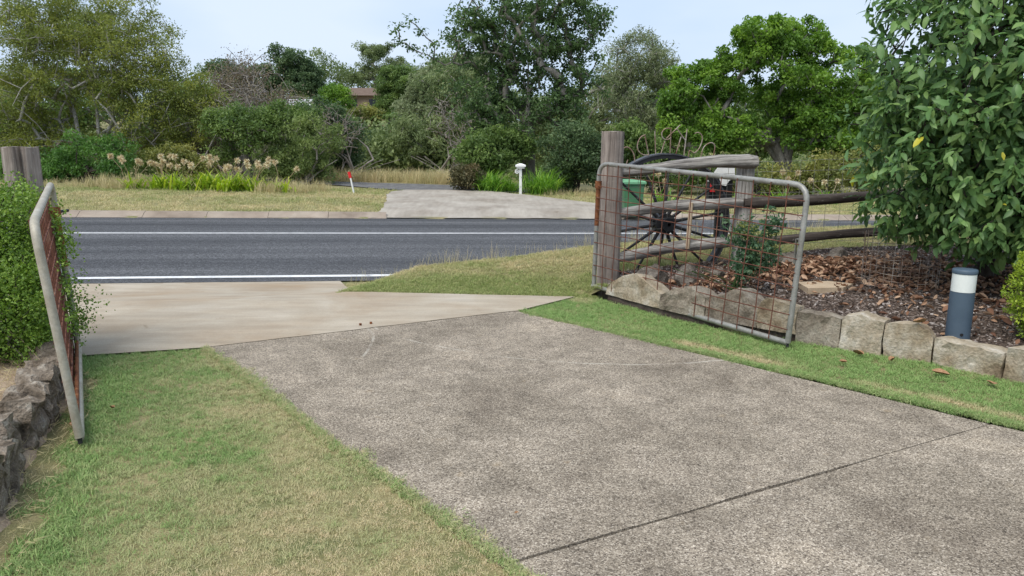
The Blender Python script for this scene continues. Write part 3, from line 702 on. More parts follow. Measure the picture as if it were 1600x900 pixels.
# short upright stay wired between the rails in front of the hub
mb = MB(); a = Vector(onf(.88, .96, -.09)); b = Vector(onf(.86, .46, -.085)); mb.tube([b, (a + b) / 2, a], [.024, .026, .022], 9, True, .05); mb.build('stay', M['paver'], fence)
for i in range(9):
    z = .40 + i * .118
    mb = MB(); mb.tube([onf(s_, z + .055 * s_ / 1.2 * .5 + random.uniform(-.006, .006), .15) for s_ in np.linspace(.1, 4.65, 14)], .0022, 4, False)
    mb.build('wire', M['wireg'], fence)
for i in range(26):
    s_ = .18 + i * .175
    mb = MB(); mb.tube([onf(s_ + random.uniform(-.008, .008), z + .023 * s_, .153) for z in (.38, .70, 1.0, 1.352)], .0022, 4, False)
    mb.build('wire', M['wireg'], fence)

# wagon wheel standing behind the rails, sunk in the soil, horseshoe-steel letters welded on top
wx, wy = fx(.72, .30)
wheel = thing('wagon_wheel', (wx, wy, .70), 'old black iron wagon wheel with bent steel letters on its rim, behind the rails', 'wheel', rz=R(10))
WR = .775
def ring(name, r0, r1, y0, y1, mat, n=64):
    V = []; F = []
    for k in range(n):
        a = 2 * math.pi * k / n
        for r_, y_ in ((r0, y0), (r1, y0), (r1, y1), (r0, y1)): V.append((r_ * math.cos(a), y_, r_ * math.sin(a)))
    for k in range(n):
        for j in range(4):
            F.append((k * 4 + j, ((k + 1) % n) * 4 + j, ((k + 1) % n) * 4 + (j + 1) % 4, k * 4 + (j + 1) % 4))
    mb = MB(); mb.add(V, F, False); return mb.build(name, mat, wheel, False)
rim = ring('rim', WR - .055, WR - .012, -.05, .05, M['iron']); ring('tyre', WR - .012, WR + .004, -.06, .06, M['tyre']).parent = rim
hub = ring('hub', .035, .115, -.10, .10, M['iron'], 24); ring('hub_band', .02, .075, -.19, .16, M['iron'], 20).parent = hub
for k in range(14):
    a = 2 * math.pi * (k + .35) / 14; mb = MB()
    mb.tube([(.10 * math.cos(a), -.02, .10 * math.sin(a)), (.4 * math.cos(a), -.01, .4 * math.sin(a)), ((WR - .04) * math.cos(a), 0, (WR - .04) * math.sin(a))], [.021, .016, .013], 8)
    mb.build('spoke', M['iron'], wheel, False)
LET = [[(-.508, .70), (-.508, .81), (-.482, .837), (-.445, .845), (-.404, .818), (-.371, .771), (-.359, .716), (-.359, .674)], [(-.474, .60), (-.433, .709)],
       [(-.244, .977), (-.293, .954), (-.326, .895), (-.33, .833), (-.302, .786), (-.252, .759), (-.199, .759)], [(-.248, .966), (-.183, .724)], [(-.138, 1.016), (-.117, .755)],
       [(.055, 1.047), (-.007, 1.047), (-.048, 1.012), (-.052, .966), (-.023, .93), (.018, .927), (.055, .946)], [(.051, 1.047), (.055, .76)], [(.157, 1.086), (.002, .938)], [(-.015, .911), (-.056, .765)],
       [(.116, 1.047), (.223, .919)], [(.178, .958), (.12, .76)], [(.243, 1.043), (.215, .745)],
       [(.334, .993), (.375, 1.004), (.416, .973), (.424, .919), (.403, .849), (.37, .802), (.329, .779), (.28, .806), (.27, .72)],
       [(.41, .66), (.432, .81), (.477, .872), (.534, .892), (.575, .864), (.575, .802), (.53, .56)]]
for st in LET:
    if len(st) > 3:      # smooth the bends
        P = [Vector((a, 0, b)) for a, b in st]; Q = [P[0]]
        for i in range(len(P) - 1):
            p0 = P[max(i - 1, 0)]; p3 = P[min(i + 2, len(P) - 1)]
            for t in (.34, .67, 1.0):
                Q.append(.5 * ((2 * P[i]) + (P[i + 1] - p0) * t + (2 * p0 - 5 * P[i] + 4 * P[i + 1] - p3) * t * t + (3 * P[i] - 3 * P[i + 1] + p3 - p0) * t ** 3))
        path = [(q.x, 0, q.z) for q in Q]
    else: path = [(a, random.uniform(-.01, .01), b) for a, b in st]
    mb = MB(); mb.tube(path, .0065, 7); mb.build('letter_stroke', M['letters'], wheel, False)

# dark letterbox with a white cap plate and a red panel, half hidden behind the second fence post
lx, ly = 2.46, 9.0; lz = zl(lx, ly)
lb = thing('letterbox', (lx, ly, lz), 'dark letterbox with white cap and red panel behind the fence post', 'letterbox')
mb = MB(); mb.box((lx + .04, ly, .5 + lz / 2), (.06, .06, 1.0 - lz)); mb.build('stake', M['black'], lb)
mb = MB(); mb.box((lx + .04, ly, 1.05), (.28, .16, .32)); mb.build('box', M['black'], lb)
mb = MB(); mb.box((lx + .035, ly - .088, 1.0), (.022, .012, .26)); mb.build('trim', M['wireg'], lb)
V = [(-.10, 0), (-.05, .07), (.0, .085), (.05, .07), (.14, .07), (.15, -.06), (.08, -.10), (.05, -.16), (.0, -.15), (-.04, -.06)]
def plate(name, V, x, y, z, mat, parent, th=.012):
    mb = MB(); k = len(V); mb.add([(x + a, y - th / 2, z + b) for a, b in V] + [(x + a, y + th / 2, z + b) for a, b in V],
        [tuple(range(k)), tuple(range(k, 2 * k))[::-1]] + [(i, k + i, k + (i + 1) % k, (i + 1) % k) for i in range(k)])
    return mb.build(name, mat, parent)
plate('cap_plate', V, lx + .045, ly - .10, 1.245, M['white'], lb)
plate('side_plate', [(-.05, 0), (-.03, .05), (.02, .05), (.05, -.03), (.03, -.01)], lx - .075, ly - .09, 1.14, M['white'], lb)
plate('red_panel', [(-.048, -.06), (.048, -.06), (.048, .055), (-.048, .055)], lx - .045, ly - .10, 1.075, M['red'], lb)

# ------------------------------------------------------------------ stones
def rough_block(mb, P, U, W, wid, dep, top, base, seed, jit=.008, nu=9, nw=3, nz=4):
    """block from P along U (width), W (depth inwards), top(u) profile in metres"""
    r = random.Random(seed); idx = {}; V = []; F = []
    def vert(i, j, k):
        if (i, j, k) in idx: return idx[(i, j, k)]
        u = i / nu; w_ = j / nw; t = k / nz; zt = top(u) * (1 - .10 * w_); e = .012
        p = Vector(P) + Vector(U) * (wid * (u + (0 if 0 < i < nu else (e if i == 0 else -e)) * (1 if k == nz else .3))) + Vector(W) * (dep * w_)
        p.z = base + (zt - base) * t
        p += Vector((r.uniform(-jit, jit), r.uniform(-jit, jit), r.uniform(-jit, jit) if k > 0 else 0))
        if k == nz and (i in (0, nu) or j in (0, nw)): p.z -= .008
        idx[(i, j, k)] = len(V); V.append(p); return len(V) - 1
    for i in range(nu):
        for k in range(nz):
            for j in (0, nw):
                q = (vert(i, j, k), vert(i + 1, j, k), vert(i + 1, j, k + 1), vert(i, j, k + 1)); F.append(q if j == 0 else q[::-1])
        for j in range(nw):
            F.append((vert(i, j, nz), vert(i + 1, j, nz), vert(i + 1, j + 1, nz), vert(i, j + 1, nz)))
    for j in range(nw):
        for k in range(nz):
            for i in (0, nu):
                q = (vert(i, j + 1, k), vert(i, j, k), vert(i, j, k + 1), vert(i, j + 1, k + 1)); F.append(q if i == 0 else q[::-1])
    mb.add(V, F, False)
border = thing('stone_border', (2.3, 5.9, 0), 'row of rough grey sandstone blocks edging the mulched garden bed', 'stone edging')
SP = STONE_LINE[1:13]
PROF = [[(0, .14), (.25, .27), (.5, .35), (.7, .30), (1, .20)], [(0, .20), (.3, .285), (.7, .33), (.85, .29), (1, .25)], [(0, .25), (.35, .31), (.62, .38), (.8, .30), (1, .22)],
        [(0, .22), (.15, .33), (.5, .32), (1, .29)], [(0, .26), (.4, .255), (1, .245)], [(0, .26), (.45, .305), (.75, .275), (1, .26)], [(0, .245), (.35, .275), (.62, .285), (.85, .25), (1, .19)],
        [(0, .195), (.5, .185), (.75, .185), (1, .175)], [(0, .22), (.5, .24), (1, .22)], [(0, .22), (.4, .25), (1, .20)], [(0, .2), (.5, .22), (1, .2)]]
for i in range(len(SP) - 1):
    a = Vector((*SP[i], 0)); b = Vector((*SP[i + 1], 0)); U = (b - a).normalized(); W = Vector((-U.y, U.x, 0)); pr = PROF[i]
    if W.x < 0: W = -W
    mb = MB(); wid = (b - a).length - .004; base = .055 if i < 4 else -.06
    fn = lambda u, pr=pr: float(np.interp(u, [p[0] for p in pr], [p[1] for p in pr]))
    rough_block(mb, a - U * .003 + W * (.0 if i % 2 else .015), U, W, wid, .20 + .05 * (i % 3), fn, base, 100 + i)
    mb.build('stone', M['stoned'] if i in (1, 2, 4) else M['stone'], border)
    if i < 5:      # recessed footing under the blocks
        mb = MB(); rough_block(mb, a + W * .04, U, W, wid + .012, .16, lambda u: .075, -.06, 200 + i, .006); mb.build('footing', M['footing'], border)

def boulder(name, c, r, mat, seed, parent=None, sub=3):
    import bmesh
    bm = bmesh.new(); bmesh.ops.create_icosphere(bm, subdivisions=sub, radius=1); rr = random.Random(seed)
    pl = [(Vector((rr.uniform(-1, 1), rr.uniform(-1, 1), rr.uniform(-.4, 1))).normalized(), rr.uniform(.50, .82)) for _ in range(11)]
    from mathutils import noise as mn
    for v in bm.verts:
        p = v.co.copy()
        for d, h in pl:
            e = p.dot(d) - h
            if e > 0: p -= d * e * .85
        p += p * .16 * mn.noise(p * 2.3 + Vector((seed, 0, 0))) + p * .06 * mn.noise(p * 7 + Vector((0, seed, 0)))
        v.co = Vector((p.x * r[0], p.y * r[1], p.z * r[2]))
    me = bpy.data.meshes.new(name); bm.to_mesh(me); bm.free(); me.polygons.foreach_set('use_smooth', [False] * len(me.polygons))
    o = link(name, me, parent, mat); o.location = Vector(c) - (parent.location if parent is not None else Vector((0, 0, 0))); o.rotation_euler = (0, 0, rr.uniform(0, 6)); return o
for (x, y, r_, lab) in ((1.45, 7.50, (.20, .17, .20), 'dark lichened rock behind the border, under the wheel hub'), (1.80, 7.42, (.155, .14, .18), 'upright round brown rock below the right side of the wheel'),
                        (3.55, 8.02, (.15, .12, .12), 'small pointed grey rock at the back of the leaf litter'), (3.05, 7.95, (.24, .16, .14), 'low mossy rock behind the rose bush'),
                        (2.17, 7.65, (.12, .1, .1), 'small dark stone between the wheel and the rose bush')):
    props(boulder('rock', (x, y, zl(x, y) + r_[2] * .35), r_, M['rock'], int(x * 100)), lab, 'rock', 'loose rocks in the garden bed')
lrock = thing('rock_border', (-2.5, 3.6, 0), 'line of dark mossy rocks between the left lawn and the bare soil', 'rock edging')
rp = [Vector((*p, 0)) for p in ROCK_LINE]; rl = [0.0]
for a, b in zip(rp[:-1], rp[1:]): rl.append(rl[-1] + (b - a).length)
def on_rocks(d): return Vector((float(np.interp(d, rl, [p.x for p in rp])), float(np.interp(d, rl, [p.y for p in rp])), 0))
rr_ = random.Random(17); d = 2.4; i = 0
while d < rl[-1] - .15:
    L_ = rr_.uniform(.20, .40); a = on_rocks(d); b = on_rocks(d + L_); U = (b - a).normalized(); W = Vector((-U.y, U.x, 0)); h0 = rr_.uniform(.17, .27); h1 = rr_.uniform(.15, .25); h2 = rr_.uniform(.20, .29)
    mb = MB(); rough_block(mb, a + W * rr_.uniform(-.02, .05), U, W, L_ + .01, rr_.uniform(.16, .26), lambda u: float(np.interp(u, [0, .12, .5, .88, 1], [h0 * .75, h0, h2, h1, h1 * .7])), -.05, 600 + i, .021, 8, 4, 5)
    mb.build('rock', M['rockbrown'], lrock); d += L_; i += 1

# ------------------------------------------------------------------ bollard light, paver, cage, bolts
bx, by = 3.37, 5.42; bz = .105
bo = thing('bollard_light', (bx, by, bz), 'slate-blue garden bollard light with white lens behind the stone border', 'garden light')
mb = MB(); mb.lathe((bx, by, bz), [(.083, 0), (.083, .40)], 32); colm = mb.build('column', M['bollard'], bo)
mb = MB(); mb.lathe((bx, by, bz), [(.081, .402), (.081, .535)], 32); mb.build('lens', M['lens'], bo)
mb = MB(); mb.lathe((bx, by, bz), [(.084, .537), (.085, .542), (.085, .562), (.081, .568), (.03, .569)], 32); mb.build('cap', M['bollard'], bo)
mb = MB(); mb.tube([(bx - .02, by - .076, bz + .085), (bx - .02, by - .087, bz + .085)], .011, 10); mb.build('screw', M['black'], bo).parent = colm
P4 = [(2.79, 7.11), (3.12, 7.16), (3.30, 7.02), (3.12, 6.83), (2.77, 6.79)]
mb = MB(); k = 5; z0 = zl(3.0, 6.95) + .005
mb.add([(x, y, z0 + .035) for x, y in P4] + [(x * 1.0, y, z0 - .02) for x, y in P4], [tuple(range(k))[::-1]] + [(i, (i + 1) % k, k + (i + 1) % k, k + i) for i in range(k)])
props(mb.build('paver', M['paver']), 'flat pale sandstone paver lying on the mulch', 'paver')
cxc, cyc, cr_ = 3.70, 6.95, .33; cz = zl(cxc, cyc)
cage = thing('wire_cage', (cxc, cyc, cz), 'rusty round wire plant guard among the fallen leaves', 'plant guard')
for i in range(8):
    mb = MB(); z = cz + .01 + i * .068; mb.tube([(cxc + cr_ * math.cos(a) * (1 + .02 * math.sin(3 * a)), cyc + cr_ * math.sin(a), z + .01 * math.sin(2 * a + i)) for a in np.linspace(0, 2 * math.pi, 33)], .0022, 4, False)
    mb.build('wire', M['letters'], cage)
for i in range(28):
    a = 2 * math.pi * i / 28; mb = MB(); mb.tube([(cxc + cr_ * math.cos(a), cyc + cr_ * math.sin(a), cz), (cxc + (cr_ + random.uniform(-.01, .01)) * math.cos(a), cyc + (cr_ + .005) * math.sin(a), cz + .50)], .0022, 4, False)
    mb.build('wire', M['letters'], cage)
for (x, y, lab) in ((-1.345, 6.375, 'left of two small rusty gate stop pegs at the slab edge'), (-1.262, 6.43, 'right of two small rusty gate stop pegs at the slab edge')):
    mb = MB(); mb.tube([(x, y, -.04), (x, y, .022)], .012, 8); props(mb.build('stop_peg', M['rust']), lab, 'peg', 'gate stop pegs')

# ------------------------------------------------------------------ plants
def unit(a): return a / np.maximum(np.linalg.norm(a, axis=-1, keepdims=True), 1e-9)

def leaf_mesh(name, C, D, N, L, W, var, fold=.18):
    """one folded diamond per leaf"""
    n = len(C); S = unit(np.cross(D, N)); N2 = np.cross(S, D); L = L[:, None]; W = W[:, None]
    b = C - D * L / 2; t = C + D * L / 2; mid = C - D * L * .08
    V = np.stack([b, mid + S * W / 2 + N2 * W * fold, t, mid - S * W / 2 + N2 * W * fold], 1).reshape(-1, 3)
    i = np.arange(n)[:, None] * 4; F = i + np.array([[0, 1, 2, 3]])
    return raw_mesh(name, V, F, False, {'var': var})

def branch_chains(trunk, targets, r, curl=.18, seg=.45, droop=0.0):
    """grow limbs from a trunk polyline to every target point; returns chains [(points, radii)]"""
    pos = [np.array(p, float) for p in trunk]; par = [-1] + list(range(len(trunk) - 1)); chains = [list(range(len(trunk)))]
    lo = max(1, int(len(trunk) * .35)); top = pos[-1]
    order = np.argsort(np.linalg.norm(targets - np.array(trunk)[len(trunk) // 2], axis=1))
    arr = np.array(pos); 
    for ti in order:
        T = targets[ti]; cand = arr[lo:]
        d = np.linalg.norm(cand - T, axis=1) + .6 * np.clip(cand[:, 2] - T[2] + .1, 0, None)
        j = int(np.argmin(d)) + lo; A = arr[j]; dist = np.linalg.norm(T - A)
        if dist < .02: continue
        k = max(2, int(dist / seg)); off = r.normal(0, curl * dist * .35, 3) + np.array([0, 0, .12 * dist - droop * dist]); ch = [j]; new = []
        for q in range(1, k + 1):
            t = q / k; p = A + (T - A) * t + off * math.sin(math.pi * t) * .7
            if q < k: p = p + r.normal(0, .03 * dist / k + .01, 3)
            par.append(ch[-1]); ch.append(len(pos)); pos.append(p); new.append(p)
        arr = np.vstack([arr, np.array(new)]); chains.append(ch)
    cnt = np.zeros(len(pos)); has = np.zeros(len(pos), bool)
    for i, p in enumerate(par):
        if p >= 0: has[p] = True
    for i in range(len(pos) - 1, -1, -1):
        if not has[i]: cnt[i] += 1
        if par[i] >= 0: cnt[par[i]] += cnt[i]
    return np.array(pos), chains, cnt

def limbs(name, pos, chains, cnt, r_tip, power, r_trunk, mat, parent, sides=6):
    mb = MB(); mx_ = cnt[chains[0][0]]
    f = lambda i: max(r_tip, min(r_trunk, r_trunk * (cnt[i] / mx_) ** power))
    for ci, ch in enumerate(chains):
        rad = [f(i) for i in ch]
        if ci > 0: rad[0] = min(rad[0], rad[1] * 1.25)
        rad[-1] = min(rad[-1], r_tip) if ci > 0 else rad[-1]
        if ci == 0: rad[0] *= 1.25
        mb.tube([pos[i] for i in ch], rad, sides + 3 if ci == 0 else (sides if cnt[ch[1]] > 6 else 4), False)
    return mb.build(name, mat, parent)

def in_blobs(blobs, n, r, shell=.55, yd=None):
    """points inside the union of ellipsoids, biased to the outside; blobs: (x, y, z, rx, ry, rz)"""
    w = np.array([(b[3] * b[4] * b[5]) ** .67 for b in blobs]); k = r.choice(len(blobs), n, p=w / w.sum()); B = np.array(blobs)[k]
    d = unit(r.normal(size=(n, 3))); q = (shell + (1 - shell) * r.uniform(0, 1, n)[:, None]) * (1 + .12 * r.normal(size=(n, 1)))
    return B[:, :3] + d * B[:, 3:6] * q

def foliage(T, per, cl, size, asp, r, up=.5, droop=.2, flat=.7, cvar=.5, lim=None):
    n = len(T) * per; base = np.repeat(T, per, 0); C = base + unit(r.normal(0, 1, (n, 3))) * (r.uniform(0, 1, (n, 1)) ** .45) * 1.6 * cl * np.repeat(r.uniform(.6, 1.25, (len(T), 1)), per, 0) * np.array([1, 1, flat])
    D = unit(r.normal(size=(n, 3)) + (C - base) / cl * .5 + np.array([0, 0, -droop])); N = unit(r.normal(size=(n, 3)) * .8 + np.array([0, 0, up]))
    L = size * r.uniform(.65, 1.3, n); tv = np.repeat(r.uniform(0, 1, len(T)), per); var = np.clip(cvar * tv + (1 - cvar) * r.uniform(0, 1, n), 0, 1)
    return C, D, N, L, L * asp, var

def make_tree(name, label, cat, x, y, blobs, nt, per, cl, size, leafm, barkm, r_trunk=.15, trunk_h=.5, asp=.5, seed=0, group=None, stems=1, r_tip=.008, power=.5, shell=.5,
              curl=.18, up=.9, droop=.2, flat=.7, lean=0.0, bare=None, cvar=.65, z0=None, extra=None):
    r = np.random.default_rng(seed); z = zl(x, y) - .08 if z0 is None else z0
    o = thing(name, (x, y, z + .08), label, cat, group); T = in_blobs(blobs, nt, r, shell)
    if extra is not None: T = np.vstack([T, np.array(extra)])
    T[:, 2] = np.maximum(T[:, 2], z + .15); zmax = T[:, 2].max(); cx_ = np.mean([b[0] for b in blobs])
    groups = [T] if stems == 1 else [T[np.arange(len(T)) % stems == i] for i in range(stems)]
    for gi, TT in enumerate(groups):
        sx = x + (r.normal(0, .12) if stems > 1 else 0); ex = x + lean + (r.normal(0, .5) * stems / 3 if stems > 1 else 0); k = 8; hh = (zmax - z) * trunk_h
        trunk = [(sx + (ex - sx) * (i / k) ** 1.3 + r.normal(0, .02) * (i > 0), y + (r.normal(0, .02) * (i > 0)) + (r.normal(0, .1) if stems > 1 else 0) * i / k, z + hh * i / k) for i in range(k + 1)]
        pos, ch, cnt = branch_chains(trunk, TT, r, curl)
        limbs('trunk', pos, ch, cnt, r_tip, power, r_trunk, barkm, o)
    if per:
        TL = T if bare is None else T[r.uniform(size=len(T)) > bare]
        C, D, N, L, W, var = foliage(TL, per, cl, size, asp, r, up, droop, flat, cvar)
        C[:, 2] = np.maximum(C[:, 2], z + .1)
        link('crown', leaf_mesh('crown', C - np.array(o.location), D, N, L, W, var), o, leafm)
    return o

def LM(name, a, b, c, **k):
    a, b, c = [tuple(min(.75, v * 1.6) for v in q) for q in (a, b, c)]
    M[name] = leafmat(name, [(0, a), (.5, b), (1, c)], **k)
LM('lf_yellow', (.070, .095, .024), (.125, .150, .034), (.215, .225, .046))
LM('lf_dense', (.032, .075, .018), (.062, .130, .028), (.11, .20, .045))
LM('lf_olive', (.065, .085, .025), (.13, .145, .040), (.22, .21, .060))
LM('lf_mid', (.040, .070, .020), (.080, .125, .034), (.145, .20, .055))
LM('lf_wood', (.065, .092, .034), (.110, .145, .054), (.175, .21, .085))
LM('lf_feather', (.050, .078, .024), (.100, .140, .042), (.17, .21, .070))
LM('lf_dark', (.034, .060, .026), (.062, .098, .042), (.105, .15, .066))
LM('lf_main', (.032, .062, .022), (.062, .105, .036), (.11, .165, .058), rough=.4)
LM('lf_gum', (.072, .100, .040), (.120, .155, .066), (.19, .225, .10))
LM('lf_pale', (.075, .095, .045), (.125, .15, .075), (.19, .215, .115))
LM('lf_bright', (.045, .095, .016), (.090, .165, .024), (.17, .265, .040))
LM('lf_brown', (.07, .055, .035), (.12, .095, .06), (.17, .15, .09))
LM('lf_red', (.04, .045, .02), (.075, .07, .032), (.13, .10, .05))
LM('lf_hedge', (.045, .085, .014), (.10, .17, .028), (.21, .29, .06), rough=.35)
LM('lf_box', (.10, .16, .018), (.19, .26, .028), (.32, .38, .055))
LM('lf_rose', (.025, .060, .030), (.050, .100, .050), (.11, .16, .085))
LM('lf_big', (.042, .086, .028), (.078, .148, .046), (.14, .215, .066), rough=.45, trans=.25, spec=.35)
LM('lf_bigy', (.15, .19, .02), (.28, .28, .03), (.40, .33, .04), rough=.35, trans=.3)
LM('lf_strap', (.060, .14, .025), (.12, .23, .035), (.21, .33, .055), rough=.4)
LM('lf_strapy', (.10, .17, .02), (.20, .29, .03), (.33, .38, .06), rough=.45)
LM('lf_litter', (.13, .065, .035), (.27, .15, .085), (.46, .29, .17), rough=.7, trans=.15)
LM('lf_head', (.26, .20, .12), (.42, .34, .22), (.58, .49, .33), trans=.2)

VEG = {
    'spreading_tree': (29, -16.63, [(-14.0, 4.7, 2.0, 1.3), (-12.0, 3.1, 1.3, 1.0), (-16.88, 4.72, 3.08, 2.09), (-13.63, 3.32, 2.09, 1.48), (-18.99, 3.32, 2.71, 1.72), (-14.83, 5.87, 2.09, 1.36), (-12.63, 2.25, 1.48, 1.11), (-17.88, 6.32, 2.71, 1.48), (-18.21, 1.77, 2.22, 0.86), (-14.79, 1.53, 1.72, 0.86)]),
    'dense_shrub': (25, -14.02, [(-14.07, 1.12, 1.32, 0.85), (-15.08, 0.63, 0.89, 0.64), (-13.16, 0.63, 0.74, 0.64), (-16.25, 0.7, 1.06, 0.74)]),
    'olive_shrub': (26, -11.82, [(-11.87, 1.03, 0.93, 0.57), (-11.12, 0.73, 0.66, 0.4)]),
    'twiggy_shrub': (31, -12.91, [(-12.89, 1.78, 1.32, 1.05), (-12.02, 1.13, 0.92, 0.79)]),
    'forked_tree': (27, -9.52, [(-9.25, 2.09, 1.38, 0.69), (-10.15, 2.32, 0.92, 0.64), (-8.21, 2.43, 1.15, 0.69), (-10.34, 1.31, 0.57, 0.41)]),
    'feathery_shrub': (26.5, -7.32, [(-7.2, 1.6, 1.13, 1.01), (-7.48, 0.58, 1.08, 0.63), (-8.38, 0.76, 0.77, 0.63)]),
    'bare_tree': (38, -12.91, [(-13.02, 4.78, 1.61, 1.45), (-14.47, 4.47, 1.13, 1.29), (-11.51, 3.39, 1.94, 0.97), (-10.25, 3.08, 0.97, 0.81)]),
    'dark_shrub': (30, -6.75, [(-6.75, 1.6, 0.87, 1.02), (-7.05, 0.59, 0.92, 0.71), (-7.47, 2.64, 0.89, 0.64)]),
    'gum_a': (82, -24.73, [(-22.4, 9.4, 1.2, .9), (-24.2, 10.43, 1.81, 1.25), (-24.65, 8.59, 1.81, 1.39), (-22.64, 7.79, 1.53, 1.53), (-26.74, 8.12, 1.25, 1.39)]),
    'gum_b': (82, -21.6, [(-21.22, 8.72, 0.77, 0.84), (-21.02, 7.26, 0.98, 0.98)]),
    'gum_c': (78, -29.95, [(-29.58, 9.06, 1.19, 0.8), (-28.06, 7.49, 1.66, 1.66), (-31.23, 8.75, 1.06, 0.93)]),
    'bright_far_tree': (75, -16.89, [(-17.3, 6.3, 1.4, .9), (-17.6, 5.2, 1.7, 1.1), (-18.33, 4.51, 1.53, 1.15)]),
    'tall_gum': (98, -17.49, [(-17.3, 12.6, 1.6, .9), (-16.2, 10.6, 2.0, 1.2), (-18.6, 11.0, 1.2, .9), (-18.87, 13.09, 1.25, 0.67), (-16.26, 13.24, 1.67, 0.67), (-17.53, 11.76, 1.67, 0.75), (-14.68, 11.76, 1.25, 0.75), (-18.82, 9.95, 2.0, 0.75), (-20.47, 9.63, 1.17, 0.67)]),
    'round_far_tree': (80, -12.57, [(-12.2, 8.61, 1.7, 1.0), (-12.1, 7.12, 2.1, 1.4), (-10.72, 7.32, 1.77, 1.36), (-12.12, 5.36, 2.31, 1.36)]),
    'ridge_tree': (85, -8.67, [(-4.0, 9.6, 2.2, 1.5), (-3.6, 7.0, 2.6, 2.0), (-10.29, 9.05, 1.16, 0.87), (-7.8, 9.39, 1.73, 1.16), (-5.67, 9.73, 1.73, 1.16), (-7.12, 7.33, 2.89, 1.81), (-10.01, 5.95, 2.17, 1.73)]),
    'yellow_shrub': (60, -11.62, [(-11.54, 3.59, 1.33, 0.71), (-12.2, 2.45, 1.33, 0.82)]),
    'valley_shrub': (58, -13.55, [(-13.73, 2.9, 1.77, 0.89), (-12.57, 1.45, 1.48, 1.23), (-7.84, 3.14, 1.18, 0.89)]),
    'grey_shrub': (42, -6.6, [(-6.86, 1.25, 1.21, 1.07), (-5.55, 0.79, 1.07, 1.0), (-7.19, 0.08, 1.43, 0.71)]),
    'weeping_gum': (37, -3.46, [(-3.42, 3.79, 1.38, 1.41), (-2.47, 4.69, 1.07, 0.94), (-4.55, 1.82, 1.26, 1.13), (-3.14, 1.66, 1.38, 1.26), (-3.48, 0.42, 1.57, 0.94)]),
    'main_tree': (28, 0.59, [(0.4, 4.6, 1.9, 1.0), (0.9, 3.2, 1.9, 0.8), (-0.6, 2.9, 1.2, 0.7), (0.46, 5.39, 2.26, 1.43), (-1.17, 3.49, 1.19, 1.19), (2.22, 4.17, 1.38, 1.43), (0.69, 6.6, 2.62, 1.31), (-1.5, 5.39, 1.07, 1.07), (2.42, 5.83, 1.24, 1.31), (0.0, 2.23, 1.07, 0.67), (1.77, 2.46, 0.95, 0.62), (-1.42, 2.34, 0.71, 0.59)]),
    'sparse_gum': (36, 6.12, [(5.98, 5.62, 1.38, 1.28), (6.91, 4.9, 0.92, 1.22), (4.98, 4.03, 1.22, 1.22), (6.08, 2.55, 1.38, 1.22)]),
    'bright_tree': (28, 10.35, [(9.34, 4.17, 2.26, 1.31), (6.93, 3.26, 1.47, 1.19), (11.71, 3.71, 1.47, 1.43), (9.03, 5.28, 1.47, 0.81), (7.83, 2.0, 1.47, 0.81), (11.02, 2.11, 1.78, 0.95), (10.65, 5.39, 0.95, 0.62), (12.54, 2.34, 0.95, 1.07), (6.15, 2.34, 0.71, 0.71)]),
    'under_a': (27, -0.69, [(-0.92, 1.19, 1.15, 0.78), (0.0, 1.53, 0.92, 0.6)]),
    'under_b': (26, 2.21, [(2.1, 1.32, 0.93, 1.06), (3.11, 0.88, 0.84, 0.88), (1.56, 0.44, 0.66, 0.53)]),
    'red_shrub': (25, -1.53, [(-1.54, 0.42, 0.51, 0.42)]),
    'under_c': (26, 5.3, [(4.66, 0.99, 0.99, 0.88), (6.01, 0.6, 1.02, 0.62), (4.08, 1.75, 0.77, 0.66)]),
    'under_d': (26, 8.84, [(7.8, 0.44, 1.06, 0.53), (9.37, 0.22, 1.02, 0.44), (10.91, 0.51, 1.1, 0.66), (12.23, 0.73, 1.1, 0.8)]),
    'left_back': (40, -26.51, [(-16.5, 3.4, 2.4, 1.5), (-21.5, 3.6, 2.6, 1.8), (-26.41, 2.33, 3.06, 2.04), (-29.55, 3.97, 3.06, 3.06), (-18.67, 1.83, 2.04, 1.36)]),
    'mid_back': (44, -1.5, [(6.6, 4.6, 2.0, 1.5), (8.6, 4.0, 2.0, 1.6), (-1.49, 2.77, 2.24, 2.24), (1.86, 2.4, 2.62, 2.24), (4.82, 3.49, 2.24, 1.87), (-9.02, 0.38, 1.87, 0.93)]),
    'right_back': (40, 9.52, [(14.5, 3.6, 2.6, 1.5), (18.5, 3.8, 2.2, 1.5), (8.8, 2.33, 2.04, 2.04), (12.9, 1.83, 3.06, 1.7), (17.99, 1.83, 3.06, 1.7), (21.56, 3.32, 3.06, 2.72)]),
}
def blobs3(key, depth=.85, dy=0.0):
    Y, tx, bl = VEG[key]; rr = random.Random(key); out = []
    for (bx_, bz_, rx, rz) in bl: out.append((bx_, Y + dy + rr.uniform(-.35, .35) * rx, bz_, rx, max(rx, rz) * depth, rz))
    return tx, Y, out
def vt(key, name, label, cat, nt, per, cl, size, leafm, barkm, **k):
    nt = int(nt * .85); per = int(per * 1.75); x, y, b = blobs3(key, k.pop('depth', .85)); return make_tree(name, label, cat, x, y, b, nt, per, cl, size, M[leafm], M[barkm], seed=sum(map(ord, key)), **k)

